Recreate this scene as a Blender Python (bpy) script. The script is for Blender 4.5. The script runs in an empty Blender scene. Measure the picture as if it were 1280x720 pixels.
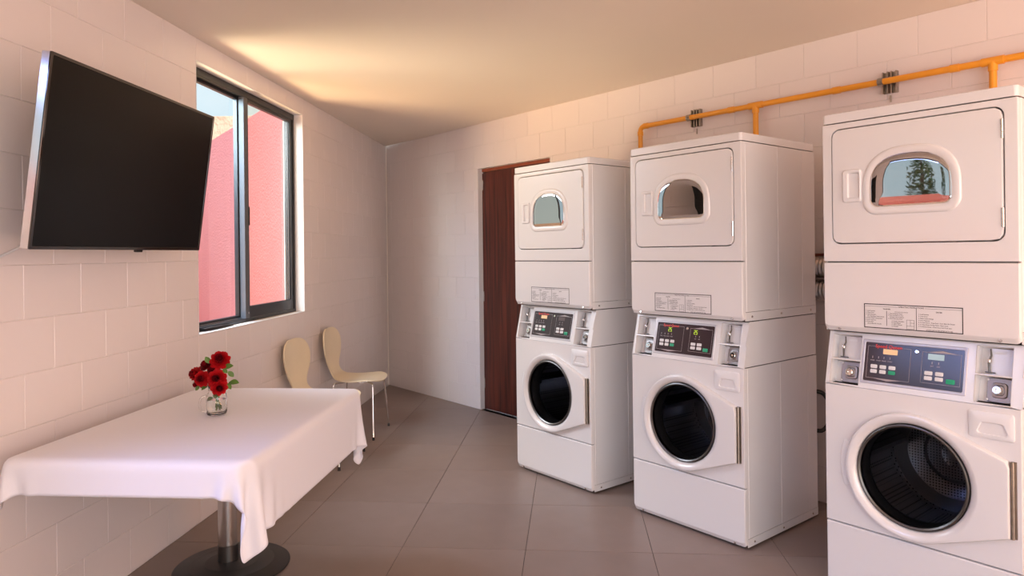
import bpy, bmesh, math, random
import numpy as np
from math import sin, cos, pi, radians, atan2, sqrt
from mathutils import Vector, Matrix

SC = bpy.context.scene
COL = SC.collection
D = bpy.data

# ------------------------------------------------------------------ camera
CAM_H = 1.4218
FPX = 873.6427
cam = D.cameras.new('camera')
cam.sensor_width = 36.0
cam.lens = FPX * 36.0 / 1280.0
cam.shift_y = -43.5804 / 1280.0
cam.clip_start = 0.05
cam.clip_end = 200
cam_o = D.objects.new('camera', cam)
COL.objects.link(cam_o)
cam_o.matrix_world = Matrix.Translation((0, 0, CAM_H)) @ Matrix.Rotation(radians(90), 4, 'X') @ Matrix.Rotation(-0.0116, 4, 'Z')
SC.camera = cam_o

# ------------------------------------------------------------------ world, sun, big lights, exposure
SC.view_settings.view_transform = 'Standard'
SC.view_settings.look = 'None'
SC.view_settings.gamma = 1.0
SC.view_settings.use_curve_mapping = False
SC.view_settings.exposure = 0.0

wd = D.worlds.new('sky')
SC.world = wd
wd.use_nodes = True
wn = wd.node_tree
wn.nodes.clear()
w_out = wn.nodes.new('ShaderNodeOutputWorld')
w_bg = wn.nodes.new('ShaderNodeBackground')
w_geo = wn.nodes.new('ShaderNodeTexCoord')
w_sep = wn.nodes.new('ShaderNodeSeparateXYZ')
w_ramp = wn.nodes.new('ShaderNodeValToRGB')
w_ramp.color_ramp.elements[0].position = 0.0
w_ramp.color_ramp.elements[0].color = (0.72, 0.88, 0.95, 1)
w_ramp.color_ramp.elements[1].position = 0.55
w_ramp.color_ramp.elements[1].color = (0.60, 0.79, 0.93, 1)
wn.links.new(w_geo.outputs['Generated'], w_sep.inputs[0])
wn.links.new(w_sep.outputs['Z'], w_ramp.inputs[0])
wn.links.new(w_ramp.outputs[0], w_bg.inputs[0])
w_bg.inputs[1].default_value = 1.15
wn.links.new(w_bg.outputs[0], w_out.inputs[0])

def add_light(name, kind, loc, direction, energy, color, size=None, size_y=None, portal=False, spread=None, angle=None):
    l = D.lights.new(name, kind)
    l.energy = energy
    l.color = color
    if kind == 'AREA':
        l.shape = 'RECTANGLE'
        l.size = size
        l.size_y = size_y
        if spread:
            l.spread = spread
        if portal:
            l.cycles.is_portal = True
    if angle:
        l.angle = angle
    o = D.objects.new(name, l)
    COL.objects.link(o)
    o.location = loc
    o.rotation_euler = Vector(direction).to_track_quat('-Z', 'Z').to_euler()
    return o

SUN_DIR = Vector((-0.35, 0.72, -0.62))          # travel direction of sunlight
add_light('sun', 'SUN', (6, -6, 9), SUN_DIR, 5.0, (1.0, 0.93, 0.82), angle=0.01)
# lamps added at the rear opening in place of its daylight, plus side fill
add_light('rear_sky_fill', 'AREA', (1.6, -1.80, 1.60), (-0.05, 1, -0.25), 54, (0.92, 0.90, 1.0), 3.1, 1.4)
add_light('rear_ground_fill', 'AREA', (1.6, -1.70, 0.40), (-0.05, 1, 2.4), 72, (1.0, 0.82, 0.62), 3.1, 0.8)
add_light('side_fill', 'AREA', (3.30, -0.2, 1.5), (-0.5, 1, 0.05), 29, (1.0, 0.58, 0.42), 1.6, 1.6)  # added fill lamp; the right wall has no opening here
add_light('side_upward_fill', 'AREA', (3.35, 0.6, 0.3), (-0.3, 0.6, 2.2), 34, (1.0, 0.52, 0.28), 1.6, 0.6)  # added warm fill aimed up at the ceiling, no real source behind it
# lamps added outside the left windows to boost sky and court ground light
add_light('court_sky_fill', 'AREA', (-3.9, 0.3, 4.2), (2.3, 4.2, -2.3), 200, (0.36, 0.46, 1.0), 2.2, 2.2)
add_light('court_sky_west_fill', 'AREA', (-4.2, 4.6, 4.1), (1, 0.0, -0.75), 410, (0.76, 0.83, 1.0), 3.0, 2.2)
add_light('court_sky_north_fill', 'AREA', (-2.5, 3.0, 2.6), (1.0, 2.6, -0.9), 100, (0.68, 0.90, 1.0), 0.6, 0.8)
add_light('court_sky_south_fill', 'AREA', (-4.8, 0.6, 4.3), (1, 0.1, -0.75), 125, (0.36, 0.48, 1.0), 3.0, 2.2)
add_light('court_lawn_fill', 'AREA', (-3.45, 4.0, 0.05), (1.0, 0.35, 0.9), 285, (1.0, 0.79, 0.53), 1.8, 1.6)  # added lamp standing in for bounce off the sunlit lawn

# ------------------------------------------------------------------ frames of reference (fitted from the photograph)
LA, BA, MA = 0.0833, -0.6959, -0.6795
CX, CY = -1.3593, 7.6326
CEIL = 2.6
L2 = Vector((-sin(LA), -cos(LA)))
N2 = Vector((cos(LA), -sin(LA)))
B2 = Vector((-sin(BA), -cos(BA)))
NB2 = Vector((-cos(BA), sin(BA)))
C2 = Vector((CX, CY))
LEFT_ROT = atan2(L2.y, L2.x)
BACK_ROT = atan2(B2.y, B2.x)
LEFT_M = Matrix.Translation((CX, CY, 0)) @ Matrix.Rotation(LEFT_ROT, 4, 'Z')   # x = along wall, y = into room
BACK_M = Matrix.Translation((CX, CY, 0)) @ Matrix.Rotation(BACK_ROT, 4, 'Z')   # x = along wall, -y = into room

def LW(s, n, z):
    p = C2 + L2 * s + N2 * n
    return Vector((p.x, p.y, z))

def BW(s, n, z):
    p = C2 + B2 * s + NB2 * n
    return Vector((p.x, p.y, z))

# ------------------------------------------------------------------ materials
MATS = {}

def new_mat(name):
    m = D.materials.new(name)
    m.use_nodes = True
    nt = m.node_tree
    nt.nodes.clear()
    out = nt.nodes.new('ShaderNodeOutputMaterial')
    MATS[name] = m
    return m, nt, out

def pmat(name, color, rough=0.5, metal=0.0, spec=0.5, coat=0.0, coat_ior=1.5, sheen=0.0, noise=None, bump=None, emit=None, obj_random=0.0):
    """Principled material with optional colour noise (scale, amount) and bump noise (scale, strength)."""
    m, nt, out = new_mat(name)
    b = nt.nodes.new('ShaderNodeBsdfPrincipled')
    nt.links.new(b.outputs[0], out.inputs[0])
    c4 = (*color, 1)
    b.inputs['Base Color'].default_value = c4
    b.inputs['Roughness'].default_value = rough
    b.inputs['Metallic'].default_value = metal
    b.inputs['Specular IOR Level'].default_value = spec
    b.inputs['Coat Weight'].default_value = coat
    b.inputs['Coat Roughness'].default_value = 0.08 if coat < 1 else 0.20
    b.inputs['Coat IOR'].default_value = coat_ior
    if sheen:
        b.inputs['Sheen Weight'].default_value = sheen
    if emit:
        b.inputs['Emission Color'].default_value = (*emit[0], 1)
        b.inputs['Emission Strength'].default_value = emit[1]
    tc = nt.nodes.new('ShaderNodeTexCoord')
    last = None
    if noise:
        n = nt.nodes.new('ShaderNodeTexNoise')
        n.inputs['Scale'].default_value = noise[0]
        n.inputs['Detail'].default_value = 5
        nt.links.new(tc.outputs['Object'], n.inputs['Vector'])
        mr = nt.nodes.new('ShaderNodeMapRange')
        mr.inputs[3].default_value = 1 - noise[1]
        mr.inputs[4].default_value = 1 + noise[1]
        nt.links.new(n.outputs[0], mr.inputs[0])
        last = mr.outputs[0]
    if obj_random:
        oi = nt.nodes.new('ShaderNodeObjectInfo')
        mr2 = nt.nodes.new('ShaderNodeMapRange')
        mr2.inputs[3].default_value = 1 - obj_random
        mr2.inputs[4].default_value = 1 + obj_random
        nt.links.new(oi.outputs['Random'], mr2.inputs[0])
        if last:
            mu = nt.nodes.new('ShaderNodeMath')
            mu.operation = 'MULTIPLY'
            nt.links.new(last, mu.inputs[0])
            nt.links.new(mr2.outputs[0], mu.inputs[1])
            last = mu.outputs[0]
        else:
            last = mr2.outputs[0]
    if last:
        vm = nt.nodes.new('ShaderNodeVectorMath')
        vm.operation = 'SCALE'
        vm.inputs[0].default_value = color
        nt.links.new(last, vm.inputs['Scale'])
        nt.links.new(vm.outputs[0], b.inputs['Base Color'])
    if bump:
        n2 = nt.nodes.new('ShaderNodeTexNoise')
        n2.inputs['Scale'].default_value = bump[0]
        n2.inputs['Detail'].default_value = 6
        nt.links.new(tc.outputs['Object'], n2.inputs['Vector'])
        bp = nt.nodes.new('ShaderNodeBump')
        bp.inputs['Strength'].default_value = bump[1]
        bp.inputs['Distance'].default_value = bump[2] if len(bump) > 2 else 0.01
        nt.links.new(n2.outputs[0], bp.inputs['Height'])
        nt.links.new(bp.outputs[0], b.inputs['Normal'])
    return m

def glassy(name, tint, fres_ior=1.5, rough=0.0, floor=0.0):
    """thin glazing: tinted see-through plus a fresnel mirror"""
    m, nt, out = new_mat(name)
    tr = nt.nodes.new('ShaderNodeBsdfTransparent')
    tr.inputs[0].default_value = (*tint, 1)
    gl = nt.nodes.new('ShaderNodeBsdfGlossy')
    gl.inputs['Roughness'].default_value = rough
    fr = nt.nodes.new('ShaderNodeFresnel')
    fr.inputs[0].default_value = fres_ior
    mx = nt.nodes.new('ShaderNodeMixShader')
    ma = nt.nodes.new('ShaderNodeMath')
    ma.operation = 'MAXIMUM'
    ma.inputs[1].default_value = floor
    nt.links.new(fr.outputs[0], ma.inputs[0])
    geo = nt.nodes.new('ShaderNodeNewGeometry')      # only the outer face of the pane mirrors
    inv = nt.nodes.new('ShaderNodeMath')
    inv.operation = 'SUBTRACT'
    inv.inputs[0].default_value = 1.0
    nt.links.new(geo.outputs['Backfacing'], inv.inputs[1])
    mu = nt.nodes.new('ShaderNodeMath')
    mu.operation = 'MULTIPLY'
    nt.links.new(ma.outputs[0], mu.inputs[0])
    nt.links.new(inv.outputs[0], mu.inputs[1])
    nt.links.new(mu.outputs[0], mx.inputs[0])
    nt.links.new(tr.outputs[0], mx.inputs[1])
    nt.links.new(gl.outputs[0], mx.inputs[2])
    nt.links.new(mx.outputs[0], out.inputs[0])
    return m

def realglass(name, color, ior=1.45):
    m, nt, out = new_mat(name)
    b = nt.nodes.new('ShaderNodeBsdfPrincipled')
    b.inputs['Base Color'].default_value = (*color, 1)
    b.inputs['Roughness'].default_value = 0.0
    b.inputs['IOR'].default_value = ior
    b.inputs['Transmission Weight'].default_value = 1.0
    nt.links.new(b.outputs[0], out.inputs[0])
    return m

pmat('block_paint', (0.845, 0.765, 0.745), 0.24, spec=0.45, noise=(1.3, 0.02), bump=(9.0, 0.10, 0.01), obj_random=0.012)
pmat('grout', (0.84, 0.78, 0.74), 0.6)
pmat('caulk', (0.93, 0.85, 0.77), 0.5)
pmat('plaster_white', (0.84, 0.80, 0.78), 0.55, bump=(40, 0.06, 0.005))
pmat('ceiling_paint', (0.87, 0.77, 0.67), 0.6, noise=(1.0, 0.03), bump=(5, 0.05, 0.02))
pmat('floor_tile', (0.255, 0.195, 0.172), 0.42, spec=0.4, noise=(7.0, 0.10), bump=(60, 0.05, 0.004), obj_random=0.05)
pmat('floor_grout', (0.06, 0.048, 0.042), 0.8)
pmat('enamel', (0.80, 0.79, 0.80), 0.36, spec=0.5, coat=1.0, coat_ior=1.6, bump=(90, 0.025, 0.003))
pmat('enamel_panel', (0.80, 0.80, 0.82), 0.32, spec=0.5)
pmat('gap_black', (0.012, 0.011, 0.011), 0.8)
pmat('rubber_black', (0.018, 0.018, 0.018), 0.55)
pmat('steel', (0.62, 0.60, 0.58), 0.24, metal=1.0)
pmat('steel_dark', (0.16, 0.155, 0.15), 0.35, metal=1.0)
pmat('steel_mid', (0.40, 0.38, 0.37), 0.42, metal=1.0)
pmat('chrome', (0.82, 0.80, 0.78), 0.08, metal=1.0)
pmat('zinc', (0.42, 0.38, 0.33), 0.38, metal=1.0, noise=(40, 0.2))
pmat('iron_base', (0.022, 0.022, 0.024), 0.42, spec=0.5, noise=(30, 0.15))
pmat('gas_pipe_paint', (0.90, 0.37, 0.025), 0.28, spec=0.5, coat=0.2)
pmat('copper_paint', (0.20, 0.05, 0.03), 0.5)
pmat('duct_foil', (0.50, 0.47, 0.45), 0.30, metal=1.0)
pmat('window_black', (0.013, 0.013, 0.015), 0.35)
pmat('window_grey', (0.11, 0.115, 0.125), 0.45, metal=0.15)
pmat('tv_black', (0.008, 0.008, 0.009), 0.12, spec=0.5)
pmat('tv_screen', (0.005, 0.005, 0.005), 0.25, spec=0.16)
pmat('tv_silver', (0.70, 0.72, 0.75), 0.22, metal=1.0)
pmat('tv_bezel', (0.022, 0.016, 0.014), 0.08, spec=0.8)
pmat('bracket_metal', (0.10, 0.10, 0.10), 0.5, metal=0.6)
pmat('cloth_white', (0.82, 0.81, 0.87), 0.9, sheen=0.15, bump=(420, 0.10, 0.002))
pmat('table_laminate', (0.35, 0.24, 0.16), 0.45)
pmat('chair_ply', (0.82, 0.70, 0.50), 0.40, spec=0.4, noise=(6, 0.06))
pmat('rose_red', (0.44, 0.004, 0.008), 0.6, spec=0.2, noise=(70, 0.35))
pmat('wood_head', (0.30, 0.075, 0.030), 0.4, noise=(8, 0.15))
pmat('rose_dark', (0.20, 0.003, 0.008), 0.6, spec=0.2, noise=(70, 0.35))
pmat('leaf_green', (0.10, 0.20, 0.035), 0.5, noise=(50, 0.3))
pmat('stem_green', (0.14, 0.22, 0.05), 0.55)
pmat('label_print', (0.035, 0.03, 0.03), 0.6)
pmat('label_plate', (0.78, 0.76, 0.77), 0.4)
pmat('panel_dark', (0.045, 0.028, 0.034), 0.14, spec=0.5)
pmat('panel_bezel', (0.55, 0.53, 0.56), 0.3, metal=0.3)
pmat('print_grey', (0.42, 0.36, 0.38), 0.5)
pmat('print_red', (0.75, 0.045, 0.04), 0.5)
pmat('button_white', (0.80, 0.80, 0.82), 0.4)
pmat('button_green', (0.02, 0.38, 0.20), 0.4)
pmat('digit_green', (0.25, 0.4, 0.02), 0.5, emit=((0.45, 0.62, 0.02), 1.0))
pmat('lcd_orange', (0.3, 0.15, 0.06), 0.4, emit=((0.95, 0.58, 0.32), 0.75))
pmat('lcd_blue', (0.25, 0.32, 0.34), 0.4, emit=((0.5, 0.66, 0.70), 0.45))
pmat('lcd_dim', (0.08, 0.04, 0.035), 0.4)
pmat('exterior_pink', (0.86, 0.32, 0.37), 0.9, noise=(3, 0.06), bump=(26, 0.75, 0.03))
pmat('exterior_tan', (0.68, 0.50, 0.38), 0.9, noise=(2, 0.08), bump=(5, 1.0, 0.15))
pmat('exterior_rose', (0.78, 0.22, 0.17), 0.9, noise=(3, 0.06), bump=(26, 0.5, 0.03))
pmat('terracotta', (0.62, 0.33, 0.20), 0.9, noise=(4, 0.12))
pmat('lawn', (0.30, 0.33, 0.09), 0.95, noise=(30, 0.3))
pmat('lamp_diffuser', (0.8, 0.8, 0.8), 0.5, emit=((1.0, 0.9, 0.78), 1.5))
pmat('shrub_leaf', (0.06, 0.13, 0.03), 0.6, noise=(20, 0.4))
pmat('bark', (0.12, 0.08, 0.05), 0.9)
glassy('window_glass', (0.98, 0.985, 0.98), 1.45)
glassy('window_glass_warm', (1.0, 0.94, 0.86), 1.5)  # warm tint stands in for the room's reflection in this pane
glassy('dryer_glass', (0.45, 0.45, 0.45), 1.5, 0.02, floor=0.54)
glassy('washer_glass', (0.52, 0.52, 0.55), 1.6, 0.02, floor=0.09)
realglass('jar_glass', (0.98, 0.99, 0.98), 1.45)
realglass('water', (0.98, 1.0, 0.99), 1.33)

def wood_mat():
    m, nt, out = new_mat('mahogany')
    b = nt.nodes.new('ShaderNodeBsdfPrincipled')
    b.inputs['Roughness'].default_value = 0.38
    b.inputs['Coat Weight'].default_value = 0.1
    tc = nt.nodes.new('ShaderNodeTexCoord')
    mp = nt.nodes.new('ShaderNodeMapping')
    mp.inputs['Scale'].default_value = (14, 14, 0.7)
    n = nt.nodes.new('ShaderNodeTexNoise')
    n.inputs['Scale'].default_value = 2.2
    n.inputs['Detail'].default_value = 8
    n.inputs['Distortion'].default_value = 0.6
    r = nt.nodes.new('ShaderNodeValToRGB')
    r.color_ramp.elements[0].position = 0.32
    r.color_ramp.elements[0].color = (0.040, 0.008, 0.006, 1)
    r.color_ramp.elements[1].position = 0.72
    r.color_ramp.elements[1].color = (0.15, 0.030, 0.016, 1)
    nt.links.new(tc.outputs['Object'], mp.inputs[0])
    nt.links.new(mp.outputs[0], n.inputs['Vector'])
    nt.links.new(n.outputs[0], r.inputs[0])
    nt.links.new(r.outputs[0], b.inputs['Base Color'])
    nt.links.new(b.outputs[0], out.inputs[0])
wood_mat()

def drum_mat():
    m, nt, out = new_mat('drum_steel')
    b = nt.nodes.new('ShaderNodeBsdfPrincipled')
    b.inputs['Metallic'].default_value = 1.0
    b.inputs['Roughness'].default_value = 0.28
    tc = nt.nodes.new('ShaderNodeTexCoord')
    v = nt.nodes.new('ShaderNodeTexVoronoi')
    v.inputs['Scale'].default_value = 85
    v.inputs['Randomness'].default_value = 0.0
    r = nt.nodes.new('ShaderNodeValToRGB')
    r.color_ramp.interpolation = 'CONSTANT'
    r.color_ramp.elements[0].color = (0.01, 0.01, 0.012, 1)
    r.color_ramp.elements[1].position = 0.28
    r.color_ramp.elements[1].color = (0.42, 0.43, 0.46, 1)
    nt.links.new(tc.outputs['Object'], v.inputs['Vector'])
    nt.links.new(v.outputs['Distance'], r.inputs[0])
    nt.links.new(r.outputs[0], b.inputs['Base Color'])
    nt.links.new(b.outputs[0], out.inputs[0])
drum_mat()

def M(n):
    return MATS[n]

# ------------------------------------------------------------------ object helpers
def mesh_of(name, bm, mats, smooth=35):
    bmesh.ops.recalc_face_normals(bm, faces=bm.faces[:])
    me = D.meshes.new(name)
    bm.to_mesh(me)
    bm.free()
    for mt in (mats if isinstance(mats, (list, tuple)) else [mats]):
        me.materials.append(M(mt) if isinstance(mt, str) else mt)
    if smooth:
        me.shade_smooth()
        me.set_sharp_from_angle(angle=radians(smooth))
    return me

def link(name, me, parent=None, loc=None, rot=None):
    o = D.objects.new(name, me)
    COL.objects.link(o)
    if parent is not None:
        o.parent = parent
    if loc is not None:
        o.location = loc
    if rot is not None:
        o.rotation_euler = rot
    return o

def obj(name, bm, mats, parent=None, loc=None, rot=None, smooth=35):
    return link(name, mesh_of(name, bm, mats, smooth), parent, loc, rot)

def tag(o, label=None, cat=None, group=None, kind=None):
    if label:
        o['label'] = label
    if cat:
        o['category'] = cat
    if group:
        o['group'] = group
    if kind:
        o['kind'] = kind
    return o

def empty(name, loc=(0, 0, 0), rotz=0.0):
    o = D.objects.new(name, None)
    COL.objects.link(o)
    o.location = loc
    o.rotation_euler = (0, 0, rotz)
    o.empty_display_size = 0.1
    return o

def copy_tree(o, parent=None):
    c = o.copy()
    COL.objects.link(c)
    if parent is not None:
        c.parent = parent
    for ch in list(o.children):
        copy_tree(ch, c)
    return c

# ------------------------------------------------------------------ geometry helpers
def box(bm, x0, x1, y0, y1, z0, z1, bev=0.0, seg=2):
    vs = [bm.verts.new(p) for p in ((x0, y0, z0), (x1, y0, z0), (x1, y1, z0), (x0, y1, z0),
                                    (x0, y0, z1), (x1, y0, z1), (x1, y1, z1), (x0, y1, z1))]
    fs = [bm.faces.new([vs[i] for i in f]) for f in ((0, 3, 2, 1), (4, 5, 6, 7), (0, 1, 5, 4), (1, 2, 6, 5), (2, 3, 7, 6), (3, 0, 4, 7))]
    if bev:
        es = set()
        for f in fs:
            es.update(f.edges)
        bmesh.ops.bevel(bm, geom=list(es), offset=bev, segments=seg, affect='EDGES', profile=0.5)

def loft(bm, loops, cap0=False, cap1=False, closed=False):
    rows = [[bm.verts.new(p) for p in lp] for lp in loops]
    n = len(rows[0])
    pairs = list(zip(rows[:-1], rows[1:]))
    if closed:
        pairs.append((rows[-1], rows[0]))
    for a, b in pairs:
        for i in range(n):
            j = (i + 1) % n
            bm.faces.new((a[i], a[j], b[j], b[i]))
    if cap0:
        bm.faces.new(rows[0])
    if cap1:
        bm.faces.new(rows[-1])
    return rows

def rr(x0, x1, z0, z1, r, k=5, rbot=None):
    """rounded rectangle, counter-clockwise from lower left, 4*(k+1) points"""
    rb = r if rbot is None else rbot
    pts = []
    for cx, cz, a0, q in ((x0 + rb, z0 + rb, pi, rb), (x1 - rb, z0 + rb, 1.5 * pi, rb), (x1 - r, z1 - r, 0, r), (x0 + r, z1 - r, 0.5 * pi, r)):
        for i in range(k + 1):
            a = a0 + 0.5 * pi * i / k
            pts.append((cx + q * cos(a), cz + q * sin(a)))
    return pts

def dshape(x0, x1, z0, z1, rb, inset=0.0, k=9):
    """window outline: arched top, small rounded bottom corners; same count always"""
    x0 += inset; x1 -= inset; z0 += inset; z1 -= inset
    rb = max(rb - inset * 0.8, 0.006)
    w = x1 - x0
    h = z1 - z0
    a_, b_ = w * 0.5, h * 0.62
    pts = []
    for cx, a0 in ((x0 + rb, pi), (x1 - rb, 1.5 * pi)):
        for i in range(k + 1):
            a = a0 + 0.5 * pi * i / k
            pts.append((cx + rb * cos(a), z0 + rb + rb * sin(a)))
    cx, cz = (x0 + x1) / 2, z1 - b_
    m = 2 * k + 6
    for i in range(m + 1):
        a = pi * i / m
        c, s = cos(a), sin(a)
        e = 2 / 2.5
        pts.append((cx + a_ * math.copysign(abs(c) ** e, c), cz + b_ * abs(s) ** e))
    return pts

def xz(pts, y):
    return [(p[0], y, p[1]) for p in pts]

def circ(cx, cz, r, y, n=48, a0=0.0):
    return [(cx + r * cos(a0 + 2 * pi * i / n), y, cz + r * sin(a0 + 2 * pi * i / n)) for i in range(n)]

def cyl(bm, p0, p1, r0, r1=None, n=16, cap=True):
    p0, p1 = Vector(p0), Vector(p1)
    r1 = r0 if r1 is None else r1
    d = (p1 - p0).normalized()
    u = d.orthogonal().normalized()
    v = d.cross(u)
    loops = [[p + (u * cos(2 * pi * i / n) + v * sin(2 * pi * i / n)) * r for i in range(n)] for p, r in ((p0, r0), (p1, r1))]
    loft(bm, loops, cap, cap)

def tube(bm, pts, r, n=12, cap=True):
    pts = [Vector(p) for p in pts]
    loops = []
    u = None
    for i, p in enumerate(pts):
        d = (pts[min(i + 1, len(pts) - 1)] - pts[max(i - 1, 0)]).normalized()
        if u is None:
            u = d.orthogonal().normalized()
        else:
            u = (u - d * u.dot(d)).normalized()
        v = d.cross(u)
        rad = r[i] if isinstance(r, (list, tuple)) else r
        loops.append([p + (u * cos(2 * pi * k / n) + v * sin(2 * pi * k / n)) * rad for k in range(n)])
    loft(bm, loops, cap, cap)

def lathe(bm, prof, n=40, center=(0, 0, 0), cap0=True, cap1=True):
    """profile of (r, z) about the z axis"""
    loops = [[(center[0] + r * cos(2 * pi * i / n), center[1] + r * sin(2 * pi * i / n), center[2] + z) for i in range(n)] for r, z in prof]
    loft(bm, loops, cap0, cap1)

def arc(c, r, a0, a1, n, e1, e2):
    c, e1, e2 = Vector(c), Vector(e1), Vector(e2)
    return [c + e1 * (r * cos(a0 + (a1 - a0) * i / n)) + e2 * (r * sin(a0 + (a1 - a0) * i / n)) for i in range(n + 1)]

def gridplate(bm, xs, zs, holes, y0, y1):
    """plate in the xz plane between y0 and y1 with rectangular holes given as cell index sets"""
    V = {}
    def v(i, j, y):
        k = (i, j, y)
        if k not in V:
            V[k] = bm.verts.new((xs[i], y, zs[j]))
        return V[k]
    solid = {(i, j) for i in range(len(xs) - 1) for j in range(len(zs) - 1)} - set(holes)
    for (i, j) in solid:
        for y in (y0, y1):
            bm.faces.new((v(i, j, y), v(i + 1, j, y), v(i + 1, j + 1, y), v(i, j + 1, y)))
        for di, dj, a, b in ((-1, 0, (i, j), (i, j + 1)), (1, 0, (i + 1, j), (i + 1, j + 1)), (0, -1, (i, j), (i + 1, j)), (0, 1, (i, j + 1), (i + 1, j + 1))):
            if (i + di, j + dj) not in solid:
                bm.faces.new((v(*a, y0), v(*b, y0), v(*b, y1), v(*a, y1)))

def catmull_pts(P, n, origin):
    P = [Vector(p) - origin for p in P]
    out = []
    for k in range(n + 1):
        x = k / n * (len(P) - 1)
        i = min(int(x), len(P) - 2)
        f = x - i
        p0, p1, p2, p3 = P[max(i - 1, 0)], P[i], P[i + 1], P[min(i + 2, len(P) - 1)]
        out.append((p1 * 2 + (p2 - p0) * f + (p0 * 2 - p1 * 5 + p2 * 4 - p3) * f * f + (p1 * 3 - p0 - p2 * 3 + p3) * f ** 3) * .5)
    return out

_font_cache = {}
def text_bm(bm, lines, mat_index=0):
    """lines: (string, x, z, size, align, bold) as flat letters facing -y, at depth y given last"""
    for s, x, z, size, align, y in lines:
        key = s
        if key not in _font_cache:
            cu = D.curves.new('lettering', 'FONT')
            cu.body = s
            cu.resolution_u = 2
            cu.offset = 0.022
            o = D.objects.new('lettering', cu)
            COL.objects.link(o)
            dg = bpy.context.evaluated_depsgraph_get()
            me = o.evaluated_get(dg).to_mesh()
            vs = np.array([v.co[:] for v in me.vertices]) if len(me.vertices) else np.zeros((0, 3))
            fs = [list(p.vertices) for p in me.polygons]
            o.evaluated_get(dg).to_mesh_clear()
            D.objects.remove(o)
            D.curves.remove(cu)
            _font_cache[key] = (vs, fs)
        vs, fs = _font_cache[key]
        if not len(vs):
            continue
        w = vs[:, 0].max()
        off = {'L': 0, 'C': -w * 0.5, 'R': -w}[align]
        bv = [bm.verts.new((x + (p[0] + off) * size, y, z + p[1] * size)) for p in vs]
        for f in fs:
            try:
                fc = bm.faces.new([bv[i] for i in f])
                fc.material_index = mat_index
            except ValueError:
                pass

# ------------------------------------------------------------------ the setting: walls
WALL_T = 0.15
rnd = random.Random(4)
BL, BH = 0.3, 0.2
_block_cache = {}
def block_mesh(w, h, front):
    key = (round(w, 4), round(h, 4), front)
    if key not in _block_cache:
        bm = bmesh.new()
        g, c, dp = 0.0009, 0.0015, 0.010
        s = 1 if front > 0 else -1
        def lp(i, y):
            return [(g + i, y, g + i), (w - g - i, y, g + i), (w - g - i, y, h - g - i), (g + i, y, h - g - i)]
        loft(bm, [lp(0, -s * dp), lp(0, -s * 0.0018), lp(c, 0.0)], True, True)
        _block_cache[key] = mesh_of('block', bm, 'block_paint', smooth=0)
    return _block_cache[key]

def lay_blocks(parent, s_end, openings, front, off_even, off_odd, limit_s):
    """individual blocks, each a child of the wall; beyond limit_s they are joined as one stuff part"""
    far = bmesh.new()
    nfar = 0
    for row in range(13):
        z0, z1 = row * BH, (row + 1) * BH
        off = off_even if row % 2 == 0 else off_odd
        k = -1
        while True:
            a, b = off + k * BL, off + (k + 1) * BL
            k += 1
            a, b = max(a, 0.0), min(b, s_end)
            if a >= s_end - 0.01:
                break
            if b - a < 0.012:
                continue
            rects = [(a, b, z0, z1)]
            for (o0, o1, p0, p1) in openings:
                nr = []
                for (x0, x1, y0, y1) in rects:
                    if x1 <= o0 or x0 >= o1 or y1 <= p0 or y0 >= p1:
                        nr.append((x0, x1, y0, y1))
                        continue
                    if x0 < o0: nr.append((x0, o0, y0, y1))
                    if x1 > o1: nr.append((o1, x1, y0, y1))
                    xa, xb = max(x0, o0), min(x1, o1)
                    if y0 < p0: nr.append((xa, xb, y0, p0))
                    if y1 > p1: nr.append((xa, xb, p1, y1))
                rects = nr
            for (x0, x1, y0, y1) in rects:
                if x1 - x0 < 0.012 or y1 - y0 < 0.012:
                    continue
                if x0 < limit_s:
                    link('block', block_mesh(x1 - x0, y1 - y0, front), parent, (x0, 0, y0))
                else:
                    s = 1 if front > 0 else -1
                    def lp(i, y):
                        return [(x0 + .0016 + i, y, y0 + .0016 + i), (x1 - .0016 - i, y, y0 + .0016 + i), (x1 - .0016 - i, y, y1 - .0016 - i), (x0 + .0016 + i, y, y1 - .0016 - i)]
                    loft(far, [lp(0, -s * .010), lp(0, -s * .0018), lp(.0022, 0.0)], True, True)
                    nfar += 1
    if nfar:
        tag(obj('blockwork', far, 'block_paint', parent, smooth=0), kind='stuff')
    else:
        far.free()

S_LEFT = 9.75
S_BACK = 7.4
W1 = (2.40, 3.90, 1.00, 2.48)
W2 = (5.75, 7.75, 0.45, 2.48)

bm = bmesh.new()
xs = [-0.25, W1[0], W1[1], W2[0], W2[1], S_LEFT]
zs = [-0.05, W2[2], W1[2], W1[3], CEIL + 0.02]
gridplate(bm, xs, zs, {(1, 2), (3, 1), (3, 2)}, -WALL_T, -0.0030)
wall_left = obj('wall_left', bm, 'grout', None, smooth=0)
wall_left.matrix_world = LEFT_M
tag(wall_left, kind='structure')
lay_blocks(wall_left, S_LEFT, [W1, W2], 1, 0.0, 0.15, 5.4)
# smooth plaster linings of the two window openings
for wi in (W1, W2):
    bm = bmesh.new()
    t = 0.004
    lp = lambda e, y: [(wi[0] - e, y, wi[2] - e), (wi[1] + e, y, wi[2] - e), (wi[1] + e, y, wi[3] + e), (wi[0] - e, y, wi[3] + e)]
    loft(bm, [lp(-t, -WALL_T), lp(-t, 0.0006), lp(0.0, 0.0006), lp(0.0, -WALL_T)], closed=True)
    obj('reveal_lining', bm, 'plaster_white', wall_left, smooth=0)

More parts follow.
